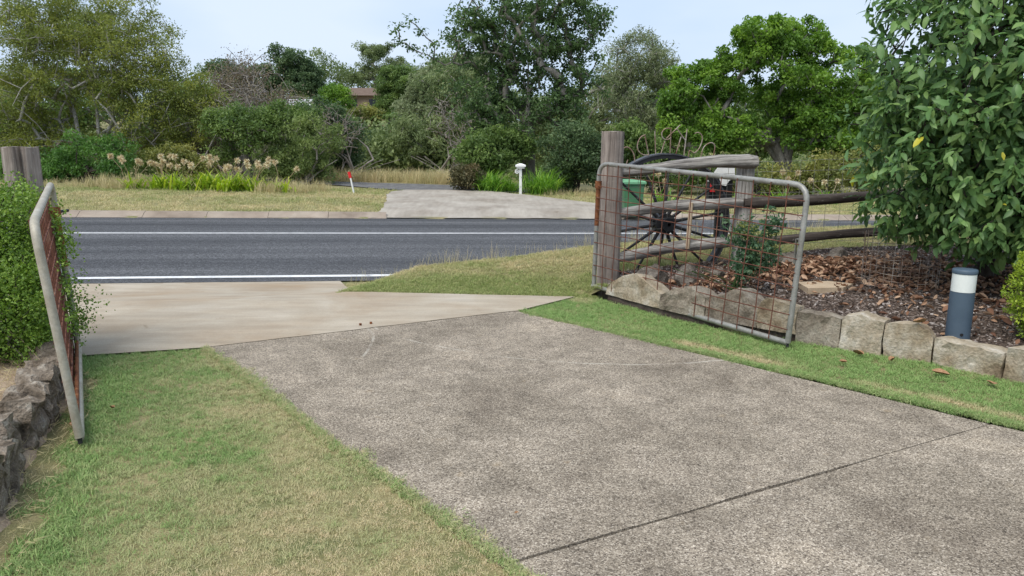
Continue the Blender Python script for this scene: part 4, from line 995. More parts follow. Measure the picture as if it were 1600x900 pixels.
G1 = 'trees across the road'; G2 = 'shrubs across the road'; G3 = 'trees on the far hillside'
vt('spreading_tree', 'tree', 'wide yellow-green spreading tree with pale grey limbs at the far left', 'tree', 1250, 62, .29, .10, 'lf_yellow', 'barkpale', r_trunk=.10, trunk_h=.30, stems=6, group=G1, asp=.42, r_tip=.007, power=.5, shell=.35, curl=.16)
vt('dense_shrub', 'shrub', 'dense dark green rounded shrub behind the hedge post', 'shrub', 130, 85, .26, .12, 'lf_dense', 'barkdark', r_trunk=.06, trunk_h=.4, stems=3, group=G2, asp=.4, shell=.5)
vt('olive_shrub', 'shrub', 'olive-yellow shrub behind the left end of the agapanthus heads', 'shrub', 60, 75, .22, .10, 'lf_olive', 'barkdark', r_trunk=.04, trunk_h=.4, stems=3, group=G2)
vt('twiggy_shrub', 'shrub', 'dull brownish twiggy shrub behind the agapanthus row', 'shrub', 150, 28, .30, .11, 'lf_brown', 'twig', r_trunk=.05, trunk_h=.3, stems=4, group=G2, r_tip=.01)
vt('forked_tree', 'tree', 'low dark tree with a forked trunk above the agapanthus', 'tree', 130, 70, .28, .12, 'lf_mid', 'bark', r_trunk=.17, trunk_h=.38, group=G1, curl=.35)
vt('feathery_shrub', 'shrub', 'tall feathery mid-green shrub right of the agapanthus row', 'shrub', 150, 75, .24, .12, 'lf_feather', 'twig', r_trunk=.05, trunk_h=.4, stems=4, group=G2, asp=.3)
vt('bare_tree', 'tree', 'nearly leafless grey tree with upright twigs', 'tree', 900, 3, .35, .12, 'lf_brown', 'twig', r_trunk=.07, trunk_h=.3, stems=9, group=G1, r_tip=.009, power=.45, shell=.1, curl=.06)
vt('dark_shrub', 'shrub', 'dark rounded shrub left of the red-topped marker stake', 'shrub', 120, 70, .28, .13, 'lf_dark', 'twig', r_trunk=.06, trunk_h=.4, stems=3, group=G2)
vt('gum_a', 'gum_tree', 'dark gum tree on the skyline above the leafless tree', 'tree', 120, 75, 0.52, 0.286, 'lf_dark', 'bark', r_trunk=.25, trunk_h=.6, group=G3)
vt('gum_b', 'gum_tree', 'small slender dark gum on the left skyline', 'tree', 51, 68, 0.34, 0.231, 'lf_dark', 'bark', r_trunk=.15, trunk_h=.7, group=G3)
vt('gum_c', 'gum_tree', 'dark gum just right of the spreading yellow-green tree', 'tree', 82, 75, 0.48, 0.272, 'lf_dark', 'bark', r_trunk=.2, trunk_h=.6, group=G3)
vt('bright_far_tree', 'tree', 'rounded bright green tree beside the hillside house', 'tree', 142, 93, 0.44, 0.224, 'lf_bright', 'bark', r_trunk=.2, trunk_h=.4, group=G3)
vt('tall_gum', 'gum_tree', 'tall open-crowned gum standing highest on the hill', 'tree', 157, 75, 0.44, 0.231, 'lf_gum', 'barkpale', r_trunk=.28, trunk_h=.6, group=G3, flat=.75, shell=.25, r_tip=.02)
vt('round_far_tree', 'tree', 'dense dark dome-shaped tree right of the hillside house', 'tree', 225, 93, 0.48, 0.245, 'lf_mid', 'bark', r_trunk=.3, trunk_h=.4, group=G3)
vt('ridge_tree', 'gum_tree', 'broad grey-green gum on the ridge left of the big roadside tree', 'tree', 255, 81, 0.52, 0.245, 'lf_gum', 'barkpale', r_trunk=.3, trunk_h=.45, group=G3)
vt('yellow_shrub', 'shrub', 'yellowish flat-topped shrub in the valley', 'shrub', 60, 70, .38, .24, 'lf_olive', 'twig', r_trunk=.08, stems=3, group=G2)
vt('valley_shrub', 'shrub', 'loose mid-green shrub down in the valley', 'shrub', 90, 70, .45, .25, 'lf_mid', 'twig', r_trunk=.08, stems=3, group=G2)
vt('grey_shrub', 'shrub', 'half-dead grey-brown shrub behind the blond grass', 'shrub', 210, 24, .30, .15, 'lf_brown', 'twig', r_trunk=.06, stems=5, trunk_h=.3, group=G2, r_tip=.011)
vt('weeping_gum', 'gum_tree', 'pale grey-green weeping tree left of the big roadside tree', 'tree', 230, 70, .34, .19, 'lf_gum', 'barkpale', r_trunk=.13, trunk_h=.5, stems=3, group=G1, asp=.3, droop=.9)
xm, ym, bm_ = blobs3('main_tree')
arm = [(-1.9 - .42 * i, 27.5 - .1 * i, 4.9 + .16 * i + .25 * math.sin(i * 2.1)) for i in range(6)] + [(-2.4 - .4 * i, 27.6, 4.3 + .2 * i) for i in range(5)]
make_tree('tree', 'big dark green tree with grey trunk beside the white mailbox', 'tree', xm, ym, bm_, 640, 46, .24, .145, M['lf_main'], M['bark'], r_trunk=.27, trunk_h=.6, seed=77, group=G1, asp=.5, r_tip=.012, power=.45, shell=.45, extra=arm)
vt('sparse_gum', 'gum_tree', 'pale thin-leaved gum with long reddish limbs behind the gate post', 'tree', 300, 42, .34, .17, 'lf_pale', 'barkpale', r_trunk=.15, trunk_h=.5, stems=2, group=G1, asp=.25, droop=.7, r_tip=.013)
vt('bright_tree', 'tree', 'broad bright lime-green tree beyond the wagon wheel', 'tree', 560, 84, .25, .145, 'lf_bright', 'bark', r_trunk=.17, trunk_h=.4, stems=3, group=G1, asp=.55, r_tip=.012, shell=.6, lean=-.3)
vt('under_a', 'shrub', 'mid-green undergrowth shrub behind the mailbox grass clumps', 'shrub', 95, 75, .28, .14, 'lf_mid', 'barkdark', r_trunk=.05, stems=3, group=G2)
vt('under_b', 'shrub', 'dark green shrub mass left of the gate post', 'shrub', 140, 80, .28, .12, 'lf_dark', 'barkdark', r_trunk=.05, stems=3, group=G2)
vt('red_shrub', 'shrub', 'small dark reddish shrub at the edge of the gravel drive', 'shrub', 40, 70, .2, .1, 'lf_red', 'barkdark', r_trunk=.03, stems=3, group=G2)
vt('under_c', 'shrub', 'dark scrubby shrub seen through the wagon wheel', 'shrub', 130, 75, .28, .13, 'lf_mid', 'barkdark', r_trunk=.05, stems=3, group=G2)
vt('under_d', 'shrub', 'low ragged shrub under the lime-green tree', 'shrub', 130, 60, .28, .13, 'lf_olive', 'barkdark', r_trunk=.05, stems=4, group=G2)
vt('left_back', 'tree', 'shadowed dull green tree behind the spreading tree at far left', 'tree', 210, 70, .55, .26, 'lf_mid', 'bark', r_trunk=.2, trunk_h=.4, stems=2, group=G1)
vt('mid_back', 'tree', 'dull green tree filling in behind the big roadside tree', 'tree', 240, 70, .5, .25, 'lf_gum', 'bark', r_trunk=.2, trunk_h=.4, stems=2, group=G1)
vt('right_back', 'tree', 'dark green tree mass behind the lime-green tree', 'tree', 260, 70, .55, .26, 'lf_mid', 'bark', r_trunk=.2, trunk_h=.4, stems=3, group=G1)

for (tx2, ty2, tb, lab, lf, sd2) in ((-20.5, 88, [(-20.5, 88, 6.4, 1.8, 1.6, 1.3), (-22.5, 88, 5.6, 1.6, 1.5, 1.3)], 'low mid-green tree in the skyline dip left of the house', 'lf_mid', 501),
        (-13.2, 96, [(-13.2, 96, 9.6, 2.0, 1.8, 1.4), (-15.0, 96, 9.0, 1.5, 1.5, 1.1), (-11.5, 96, 8.2, 1.8, 1.6, 1.4)], 'dark tree directly behind the dome-shaped tree', 'lf_dark', 502),
        (-31.0, 70, [(-31, 70, 5.6, 2.4, 2.0, 1.7), (-27.6, 70, 5.0, 2.0, 1.8, 1.5), (-24.4, 70, 4.6, 1.8, 1.6, 1.4)], 'mid-green tree bank behind the leafless tree', 'lf_gum', 503),
        (-5.2, 52, [(-5.2, 52, 5.4, 1.8, 1.6, 1.5), (-3.4, 52, 6.2, 1.6, 1.5, 1.4), (-6.4, 52, 3.6, 1.7, 1.5, 1.3)], 'pale green gum left behind the big roadside tree', 'lf_pale', 504)):
    make_tree('tree', lab, 'tree', tx2, ty2, tb, 130, 105, .5, .26, M[lf], M['bark'], r_trunk=.2, trunk_h=.45, seed=sd2, group=G3)
# distant woodland that reads as one mass
r = np.random.default_rng(99); T = []
for (y0, y1, x0, x1, n, h0, h1) in ((46, 62, -48, 48, 900, .3, 3.4), (84, 100, -85, 85, 800, .5, 6.0), (105, 130, -110, 110, 1000, 1, 8.5), (36, 42, -11.5, -2.5, 170, .2, 3.0), (64, 72, -24, -5, 260, .4, 4.2), (96, 103, -36, -3, 420, 2.0, 9.5)):
    xx = r.uniform(x0, x1, n); yy = r.uniform(y0, y1, n); hm = fbm(xx * .12, yy * .12, 61); T.append(np.stack([xx, yy, zland(xx, yy) + h0 + (h1 - h0) * hm * 1.25 * r.uniform(.1, 1, n)], 1))
T = np.vstack(T); T = T[~((T[:, 0] > -21) & (T[:, 0] < -13) & (T[:, 1] > 80) & (T[:, 1] < 95))]; C, D, N, L, W, var = foliage(T, 70, .75, .32, .55, r, cvar=.65)
wd = link('distant_woodland', leaf_mesh('distant_woodland', C, D, N, L, W, var), None, M['lf_wood']); props(wd, kind='stuff')

# hillside house and shed
hx, hy = -17.3, 92.0; hz_ = zl(hx, hy)
hs = thing('house', (hx, hy, hz_), 'brown-roofed house half hidden among hillside trees', 'house')
mb = MB(); mb.box((hx, hy, (hz_ + 6.9) / 2), (6.4, 6, 6.9 - hz_)); mb.build('wall', M['wall'], hs)
mb = MB(); mb.add([(hx - 4, hy - 3.6, 6.9), (hx + 4, hy - 3.6, 6.9), (hx + 4, hy + 3.6, 6.9), (hx - 4, hy + 3.6, 6.9), (hx - 2, hy, 8.0), (hx + 2, hy, 8.0)], [(0, 1, 5, 4), (1, 2, 5), (2, 3, 4, 5), (3, 0, 4), (3, 2, 1, 0)]); mb.build('roof', M['roof'], hs)
for k in range(2):
    mb = MB(); mb.box((hx - 1.6 + 3 * k, hy - 3.01, 6.0), (1.6, .06, 1.0)); mb.build('window', M['glass'], hs)
hx, hy = -20.6, 78.0; hz_ = zl(hx, hy)
hs = thing('shed', (hx, hy, hz_), 'pale tin-roofed shed glimpsed through the leafless tree', 'shed')
mb = MB(); mb.box((hx, hy, (hz_ + 5.2) / 2), (4, 4, 5.2 - hz_)); mb.build('wall', M['wall'], hs)
mb = MB(); mb.add([(hx - 2.3, hy - 2.3, 5.2), (hx + 2.3, hy - 2.3, 5.2), (hx + 2.3, hy + 2.3, 5.2), (hx - 2.3, hy + 2.3, 5.2), (hx - 2.3, hy, 5.9), (hx + 2.3, hy, 5.9)], [(0, 1, 5, 4), (1, 2, 5), (2, 3, 4, 5), (3, 0, 4), (3, 2, 1, 0)]); mb.build('roof', M['tin'], hs)

# palm in the valley
pxx, pyy = -9.8, 60.0; pz = zl(pxx, pyy)
pm = thing('palm', (pxx, pyy, pz), 'small palm with drooping fronds below the dome-shaped tree', 'palm')
mb = MB(); mb.tube([(pxx, pyy, pz - .1), (pxx + .05, pyy, (pz + 3.6) / 2), (pxx, pyy, 3.6)], [.2, .16, .17], 8); mb.build('trunk', M['bark'], pm)
r = np.random.default_rng(5)
for k in range(15):
    a = 2 * math.pi * k / 15 + r.uniform(-.15, .15); e = r.uniform(.2, 1.1); C = []; D = []
    for j in range(26):
        t = j / 25 * 1.9; h = 3.6 + e * t * .9 - .42 * t * t; p = np.array([pxx + math.cos(a) * t, pyy + math.sin(a) * t, h])
        for sg in (-1, 1):
            dd = np.array([-math.sin(a) * sg + .6 * math.cos(a), math.cos(a) * sg + .6 * math.sin(a), -.5]); dd /= np.linalg.norm(dd); C.append(p + dd * .2); D.append(dd)
    C = np.array(C); D = np.array(D); n = len(C)
    link('frond', leaf_mesh('frond', C - np.array(pm.location), D, np.tile([0, 0, 1.], (n, 1)), np.full(n, .42), np.full(n, .07), r.uniform(0, 1, n)), pm, M['lf_mid'])

# ------------------------------------------------------------------ strappy plants
def straps(mb_name, c, n, ln, spread, r, parent, mat, w=.03):
    V = []; F = []; var = []
    for k in range(n):
        a = r.uniform(0, 6.283); L = ln * r.uniform(.6, 1.1); e = r.uniform(.35, 1.0); b = np.array(c) + np.array([r.normal(0, spread), r.normal(0, spread), 0]); i0 = len(V)
        sd_ = np.array([-math.sin(a), math.cos(a), 0]) * w / 2
        for j in range(5):
            t = j / 4; p = b + np.array([math.cos(a) * L * .75 * t * (1.15 - e * .5), math.sin(a) * L * .75 * t * (1.15 - e * .5), L * (t * (.6 + e * .55) - .62 * t * t * (1.1 - e * .4))])
            q = 1 - .8 * t * t; V += [p - sd_ * q, p + sd_ * q]
        v = r.uniform()
        for j in range(4): q = i0 + 2 * j; F.append((q, q + 1, q + 3, q + 2)); var.append(v)
    return link(mb_name, raw_mesh(mb_name, np.array(V) - np.array(parent.location), F, True, {'var': var}), parent, mat)
def head_mesh(seed):
    r = np.random.default_rng(seed); n = 60; D = unit(r.normal(size=(n, 3))); C = D * .055
    return leaf_mesh('seed_head', C, D, unit(r.normal(size=(n, 3))), np.full(n, .10) * r.uniform(.8, 1.2, n), np.full(n, .032), r.uniform(0, 1, n))
HEADS = [head_mesh(i) for i in range(3)]
for h in HEADS: h.materials.append(M['lf_head'])
def agapanthus(x, y, leaves, heads, label, mat, seed, ln=.75, lean=0.0):
    r = np.random.default_rng(seed); z = zl(x, y); o = thing('agapanthus', (x, y, z), label, 'plant', 'agapanthus across the road')
    if leaves: straps('leaves', (x, y, z - .02), leaves, ln, .18, r, o, mat, .055)
    for k in range(heads):
        tx, ty, tz = x + r.normal(lean, .38), y + r.normal(0, .25), z + r.uniform(.62, 1.0)
        mb = MB(); mb.tube([(x + r.normal(0, .12), y, z), ((x + tx) / 2, (y + ty) / 2, z + (tz - z) * .6), (tx, ty, tz)], .008, 4, False); sk = mb.build('stalk', M['lf_head'], o)
        q = link('seed_head', HEADS[k % 3], sk); q.location = (tx - x, ty - y, tz - z); q.scale = (1.15,) * 3; q.rotation_euler = (0, 0, r.uniform(0, 6))
    return o
for i, (px, nl, nh, lab, ln_) in enumerate(((-11.75, 26, 6, 'leftmost agapanthus clump with dry brown seed heads', .6), (-10.95, 60, 5, 'agapanthus clump with pale heads second from the left', .7), (-10.25, 55, 6, 'agapanthus clump in the middle of the row', .65),
        (-9.55, 80, 3, 'bright green agapanthus clump with few heads', .8), (-8.85, 90, 7, 'lush agapanthus clump under the forked tree', .85), (-8.2, 55, 7, 'agapanthus clump with a dense bunch of tan heads', .7), (-7.15, 26, 2, 'thin agapanthus at the right end of the row', .55))):
    agapanthus(px, 23.1 + .25 * (i % 2), int(nl * 1.5), nh, lab, M['lf_strapy'], 300 + i, ln_ + .15)
for i, (px, py, lab) in enumerate(((4.6, 22.9, 'agapanthus with tan heads seen through the left of the gate'), (7.2, 23.4, 'agapanthus with tan heads just right of the second fence post'), (8.6, 23.6, 'agapanthus clump behind the gate top corner'), (10.2, 23.8, 'agapanthus clump nearest the big-leaved tree'))):
    agapanthus(px, py, 45, 3, lab, M['lf_strap'], 330 + i, .7)
def clump(x, y, n, ln, label, seed):
    r = np.random.default_rng(seed); z = zl(x, y); o = thing('grass_clump', (x, y, z), label, 'plant', 'strappy clumps beside the mailbox'); straps('leaves', (x, y, z - .03), n, ln, .22, r, o, M['lf_strap'], .03); return o
clump(-.75, 25.3, 420, 1.15, 'arching green strappy clump left of the mailbox', 1)
clump(1.02, 25.0, 420, 1.3, 'tall upright green strappy clump right of the mailbox', 2)
clump(-.05, 25.5, 200, .8, 'low strappy clump right behind the mailbox post', 3)

# mailbox, marker stake, bin
mx_, my_ = .28, 24.55; mz = zl(mx_, my_)
mbx = thing('mailbox', (mx_, my_, mz), 'white pillar mailbox with flared cap and round number plate', 'mailbox')
mb = MB(); mb.box((mx_, my_, (mz + .80) / 2), (.085, .085, .80 - mz)); mb.build('pillar', M['white'], mbx)
mb = MB(); mb.box((mx_, my_, .78), (.26, .22, .055)); mb.build('collar', M['white'], mbx)
mb = MB(); mb.box((mx_, my_, .835), (.34, .30, .05)); mb.box((mx_, my_, .885), (.34, .30, .05), None, .25); mb.build('cap', M['white'], mbx)
mb = MB(); mb.lathe((0, 0, -.01), [(.075, 0), (.075, .02)], 18); me = mb.mesh('plate'); me.transform(Matrix.Translation((mx_ - .115, my_ - .02, .655)) @ Matrix.Rotation(R(90), 4, 'X')); me.transform(Matrix.Translation(-Vector(mbx.location))); npl = link('number_plate', me, mbx, M['white'])
mb = MB(); mb.tube([(mx_ - .115 + .034 * math.cos(a), my_ - .034, .655 + .034 * math.sin(a)) for a in np.linspace(0, 6.2832, 13)], .007, 4, False); mb.build('plate_ring', M['galv'], mbx).parent = npl
kx, ky = -4.98, 23.5; kz = zl(kx, ky)
mk = thing('marker_stake', (kx, ky, kz), 'leaning white marker stake with a red top on the far verge', 'marker')
mb = MB(); mb.tube([(kx, ky, kz - .1), (kx - .10, ky, kz + .46)], .028, 8); mb.build('stake', M['white'], mk)
mb = MB(); mb.box((kx - .125, ky, kz + .55), (.085, .05, .20), Matrix.Rotation(R(-12), 3, 'Y')); mb.build('red_top', M['red'], mk)
gx_, gy_ = 3.05, 18.86; gz_ = float(zroad(gx_)) + .02
bn = thing('wheelie_bin', (gx_, gy_, gz_), 'green wheelie bin standing across the road, seen through the gate mesh', 'bin')
mb = MB(); V = []
for z, a, b in ((.08, .21, .22), (.86, .255, .28), (.90, .275, .30)):
    V += [(gx_ + sx * a, gy_ + sy * b, gz_ + z) for sx, sy in ((-1, -1), (1, -1), (1, 1), (-1, 1))]
F = [(3, 2, 1, 0)] + [(i * 4 + k, i * 4 + (k + 1) % 4, i * 4 + 4 + (k + 1) % 4, i * 4 + 4 + k) for i in range(2) for k in range(4)] + [(8, 9, 10, 11)]
mb.add(V, F); mb.build('body', M['bin'], bn)
mb = MB(); mb.box((gx_, gy_ - .01, gz_ + .925), (.585, .64, .05)); mb.box((gx_, gy_ - .01, gz_ + .975), (.585, .64, .05), None, .8); lid = mb.build('lid', M['binlid'], bn)
for sg in (-1, 1):
    mb = MB(); mb.tube([(gx_ + sg * .20, gy_ + .24, gz_ + .10), (gx_ + sg * .27, gy_ + .24, gz_ + .10)], .10, 16); mb.build('wheel', M['black'], bn)
mb = MB(); mb.tube([(gx_ - .22, gy_ + .34, gz_ + .93), (gx_ + .22, gy_ + .34, gz_ + .93)], .018, 8); mb.build('handle', M['bin'], bn).parent = lid

# ------------------------------------------------------------------ hedge on the left
r = np.random.default_rng(21)
hd = thing('hedge', (-4.1, 5.2, .1), 'bushy hedge of tiny fresh green leaves around the left gate post', 'hedge')
HB = [(-3.48, 5.15, .9, .28, .32, .42), (-3.30, 4.85, .5, .26, .3, .36), (-3.72, 5.2, 1.1, .36, .34, .22), (-4.2, 5.15, 1.0, .5, .4, .28), (-3.72, 5.05, .50, .50, .55, .50), (-4.3, 4.8, .35, .6, .35, .35), (-3.5, 4.9, .35, .36, .34, .30), (-4.2, 5.3, .75, .7, .6, .62), (-3.62, 5.35, .95, .30, .36, .42), (-4.8, 5.2, .75, .75, .65, .6), (-3.6, 5.0, .42, .46, .42, .36), (-4.4, 4.95, .5, .6, .4, .45), (-5.6, 5.3, .7, .8, .7, .6), (-3.95, 5.05, .95, .4, .3, .42), (-3.45, 5.3, .35, .3, .3, .3)]
T = in_blobs(HB, 3000, r, .68); T = T[T[:, 2] > .16]
pos, ch, cnt = branch_chains([(-4.1, 5.25, .1 + .05 * i) for i in range(9)], T[::3], r, .3, .2)
limbs('stems', pos, ch, cnt, .003, .5, .05, M['barkdark'], hd, 5)
per = 46; C, D, N, L, W, var = foliage(T, per, .065, .021, .75, r, up=.7, droop=0, flat=1.1, cvar=.35)
C[:, 2] = np.maximum(C[:, 2], .14)
# young upright sprigs poking out of the top and sides
sp = in_blobs(HB, 160, r, 1.0); sp = sp[sp[:, 2] > .5]; SC = []
for p in sp:
    d = unit(np.array([r.normal(0, .5), r.normal(0, .5), 1.0]))
    for j in range(16): SC.append(p + d * (.16 * j / 15) + r.normal(0, .007, 3))
SC = np.array(SC); n = len(SC); ex_ = (unit(r.normal(size=(n, 3)) + [0, 0, .3]), unit(r.normal(size=(n, 3)) + [0, 0, .8]))
link('foliage', leaf_mesh('foliage', np.vstack([C, SC]) - np.array(hd.location), np.vstack([D, ex_[0]]), np.vstack([N, ex_[1]]), np.concatenate([L, np.full(n, .02)]), np.concatenate([W, np.full(n, .015)]), np.concatenate([var, np.clip(r.normal(.8, .15, n), 0, 1)]), .1), hd, M['lf_hedge'])
# sprigs grown through the mesh of the left gate
for q in range(1):
    mb = MB()
SC = []
for (t, z) in ((.30, 1.12), (.35, .96), (.42, .80), (.40, .62), (.55, .50), (.25, .40), (.15, .25)):
    p = np.array([-3.36 + 1.0 * t, 5.5 - 1.77 * t, z])
    for j in range(11): SC.append(p + np.array([.04, .02, .02]) * r.uniform(0, 1.2) + r.normal(0, .02, 3))
SC = np.array(SC); n = len(SC)
link('sprigs', leaf_mesh('sprigs', SC - np.array(hd.location), unit(r.normal(size=(n, 3))), unit(r.normal(size=(n, 3)) + [0, 0, .8]), np.full(n, .024), np.full(n, .018), r.uniform(.3, 1, n), .1), hd, M['lf_hedge'])
# dry runners hanging below the hedge
mb = MB()
for k in range(46):
    a = np.array([r.uniform(-4.6, -3.3), r.uniform(4.5, 4.85), r.uniform(.2, .45)]); b = a + np.array([r.normal(.05, .15), r.normal(-.12, .1), -r.uniform(.08, .3)]); b[2] = max(b[2], .15)
    mb.tube([a, (a + b) / 2 + r.normal(0, .03, 3), b], .0025, 4, False)
mb.build('runners', M['lf_head'], hd)

# ------------------------------------------------------------------ box shrub at the right edge
make_tree('shrub', 'small yellow-green box shrub at the right edge behind the stones', 'shrub', 3.86, 5.30, [(3.86, 5.3, .52, .22, .22, .30), (3.92, 5.28, .34, .22, .2, .16), (3.84, 5.34, .7, .12, .12, .16)], 300, 34, .035, .021, M['lf_box'], M['barkdark'], r_trunk=.012, r_tip=.002, trunk_h=.3, stems=3, asp=.6, seed=5, group='shrubs in the garden bed', shell=.6, up=.6, droop=-.3)
# rose bush behind the gate mesh
ro = make_tree('rose_bush', 'straggly rose bush with pale-speckled leaves behind the gate mesh', 'rose bush', 2.32, 6.95, [(2.32, 6.95, .62, .22, .2, .25), (2.22, 6.9, .45, .18, .16, .15), (2.42, 6.98, .85, .16, .15, .14), (2.12, 6.95, .78, .12, .12, .14)], 110, 13, .05, .048, M['lf_rose'], M['lf_mid'], r_trunk=.011, r_tip=.003, trunk_h=.35, stems=4, asp=.6, seed=8, up=.6)
C, D, N, L, W, var = foliage(in_blobs([(2.2, 6.88, .8, .13, .12, .12), (2.40, 6.95, .66, .16, .13, .16)], 40, r, .6), 12, .035, .018, .8, r)
link('buds', leaf_mesh('buds', C - np.array(ro.location), D, N, L, W, var), ro, M['lf_olive'])['kind'] = 'stuff'

# ------------------------------------------------------------------ big-leaved tree on the right
def bigleaf(seed):
    """drooping pointed leaf about 1 unit long from its stalk, keel-folded and wavy"""
    r = random.Random(seed); V = []; F = []; n = 6; cv = r.uniform(.10, .38); tw = r.uniform(-.25, .25); wv = r.uniform(.02, .05)
    for i in range(n + 1):
        t = i / n; w = .205 * math.sin(math.pi * min(1, t * .93 + .05)) ** .8 * (1 - .35 * t) * 1.22; z = -cv * t * t; a = tw * t
        if i == n: w = .004
        e = wv * math.sin(i * 2.3 + seed)
        for sg in (-1, 0, 1): V.append((t, sg * w * math.cos(a), z + abs(sg) * w * .28 + sg * w * math.sin(a) + (e if sg else 0) * (1 if sg > 0 else -.7)))
    for i in range(n):
        for j in (0, 1): q = i * 3 + j; F.append((q, q + 1, q + 4, q + 3))
    return np.array(V), np.array(F)
BL = [bigleaf(i) for i in range(6)]
r = np.random.default_rng(31); tx_, ty_ = 4.55, 7.05; tz_ = zl(tx_, ty_)
bt = thing('tree', (tx_, ty_, tz_), 'large-leaved dark green tree overhanging the garden bed on the right', 'tree')
TB = [(4.55, 6.75, 2.0, 1.2, 1.1, .9), (4.1, 6.6, 1.5, .9, .85, .6), (3.85, 6.55, 2.4, .75, .8, .8), (3.75, 6.5, 1.85, .6, .6, .5), (4.8, 6.6, 1.2, .9, .95, .45), (5.2, 6.6, 2.2, 1.1, 1.2, 1.2), (4.5, 6.9, 3.2, 1.05, 1.1, .9), (5.2, 7.0, 3.8, 1.1, 1.1, .9), (3.72, 6.75, 1.02, .42, .42, .26), (4.3, 6.3, 1.1, .65, .5, .42), (4.6, 6.05, 1.25, .7, .5, .6), (5.6, 6.3, 1.4, .8, .8, .6), (4.2, 6.5, .95, .6, .5, .32), (5.0, 6.2, .95, .7, .5, .35)]
T = in_blobs(TB, 3500, r, .74); T = T[T[:, 2] > .58]
pos, ch, cnt = branch_chains([(tx_ + .02 * math.sin(i), ty_, tz_ - .05 + .17 * i) for i in range(12)], T[::2], r, .2, .3)
limbs('trunk', pos, ch, cnt, .005, .5, .085, M['barkdark'], bt, 6)
P_, D_, N_ = [], [], []
for p in T:
    out = p - np.array([4.75, 6.85, 2.2]); out = out / np.linalg.norm(out); k = int(r.integers(8, 13)); a0 = r.uniform(0, 6.28)
    q0 = np.array([0, 0, 1.0]); u = unit(np.cross(out, q0)); w_ = np.cross(u, out)
    for j in range(k):
        a = a0 + 2.4 * j; rd = (u * math.cos(a) + w_ * math.sin(a)); d = unit(rd * .85 + out * r.uniform(.2, 1.0) + np.array([0, 0, -r.uniform(.0, .85)]) + r.normal(0, .2, 3))
        P_.append(p + out * (.10 * j / k) + d * .015 + r.normal(0, .03, 3)); D_.append(d)
        N_.append(unit(np.array([0, 0, 1.0]) + out * .7 + r.normal(0, .42, 3)))
P_, D_, N_ = map(np.array, (P_, D_, N_)); SZ = .100 * np.clip(r.normal(.9, .24, len(P_)), .4, 1.4); VR = r.uniform(0, 1, len(P_))
Sd = unit(np.cross(N_, D_)); Nn = np.cross(D_, Sd)
# the 300 leaves that show largest become parts of their own; the rest is one mass
camp = np.array([0, 0, 1.6]); rel = P_ - camp; az = rel[:, 0] / rel[:, 1]; el = rel[:, 2] / rel[:, 1]
vis = (az < .70) & (el < .19) & (el > -.40); outw = np.linalg.norm(rel, axis=1) + 0.0
# hide test: prefer leaves that are foremost within their direction cell
cell = (np.floor(az / .02).astype(int)) * 1000 + np.floor(el / .02).astype(int); front = np.zeros(len(P_), bool)
od = np.argsort(outw); seen = {}
for i in od:
    if vis[i] and seen.get(cell[i], 0) < 1: seen[cell[i]] = seen.get(cell[i], 0) + 1; front[i] = True
score = np.where(front, SZ / outw, 0); pick = np.argsort(-score)[:300]; msk = np.zeros(len(P_), bool); msk[pick] = True
VV, FF, VA = [], [], []; base = 0; kind_ = r.integers(0, 6, len(P_))
for i in np.where(~msk)[0]:
    v, f = BL[kind_[i]]; s_ = SZ[i]; VV.append(P_[i] + (v[:, 0:1] * D_[i] + v[:, 1:2] * Sd[i] + v[:, 2:3] * Nn[i]) * s_); FF.append(f + base); VA += [VR[i]] * len(f); base += len(v)
cr_o = link('crown', raw_mesh('crown', np.vstack(VV) - np.array(bt.location), np.vstack(FF), True, {'var': VA}), bt, M['lf_big']); cr_o['kind'] = 'stuff'
LMESH = []
for k in range(6):
    for v_ in (.15, .5, .85):
        me = raw_mesh('leaf', BL[k][0], BL[k][1], True, {'var': [v_] * len(BL[k][1])}); me.materials.append(M['lf_big']); LMESH.append(me)
ye = []
for k in range(2):
    me = raw_mesh('leaf', BL[k][0], BL[k][1], True, {'var': [.3 + .4 * k] * len(BL[k][1])}); me.materials.append(M['lf_bigy']); ye.append(me)
for c_, i in enumerate(pick):
    me = ye[c_ % 2] if c_ % 60 == 7 else LMESH[int(kind_[i]) * 3 + int(VR[i] * 2.999)]
    o = bpy.data.objects.new('leaf', me); COL.objects.link(o); o.parent = bt
    s_ = SZ[i]; m4 = Matrix.Identity(4)
    for rr_ in range(3): m4[rr_][0] = D_[i][rr_] * s_; m4[rr_][1] = Sd[i][rr_] * s_; m4[rr_][2] = Nn[i][rr_] * s_; m4[rr_][3] = P_[i][rr_] - bt.location[rr_]
    o.matrix_local = m4

# ------------------------------------------------------------------ leaf litter, mulch chips, fallen leaves
def dryleaf(seed):
    r = random.Random(seed); V = []; F = []; n = 5; cv = r.uniform(.5, 1.5); rl = r.uniform(.3, 1.1)
    for i in range(n + 1):
        t = i / n; w = .26 * math.sin(math.pi * min(1, t * .94 + .04)) ** .8; x_ = (t - .5) * (1 - .15 * cv); z = cv * .35 * (t - .5) ** 2
        for sg in (-1, 0, 1): V.append((x_, sg * w * (1 - .2 * rl), z + abs(sg) * w * rl + r.uniform(-.03, .03)))
    for i in range(n):
        for j in (0, 1): q = i * 3 + j; F.append((q, q + 1, q + 4, q + 3))
    return raw_mesh('dry_leaf', V, F, True)
M['lf_litter_i'] = leafmat('lf_litter_i', [(0, (.11, .050, .030)), (.3, (.23, .120, .070)), (.65, (.39, .235, .145)), (1, (.54, .38, .26))], rough=.75, trans=.12, attr_type='INSTANCER')
DL_ = [dryleaf(i) for i in range(6)]
r = np.random.default_rng(51); LX, LY = [], []
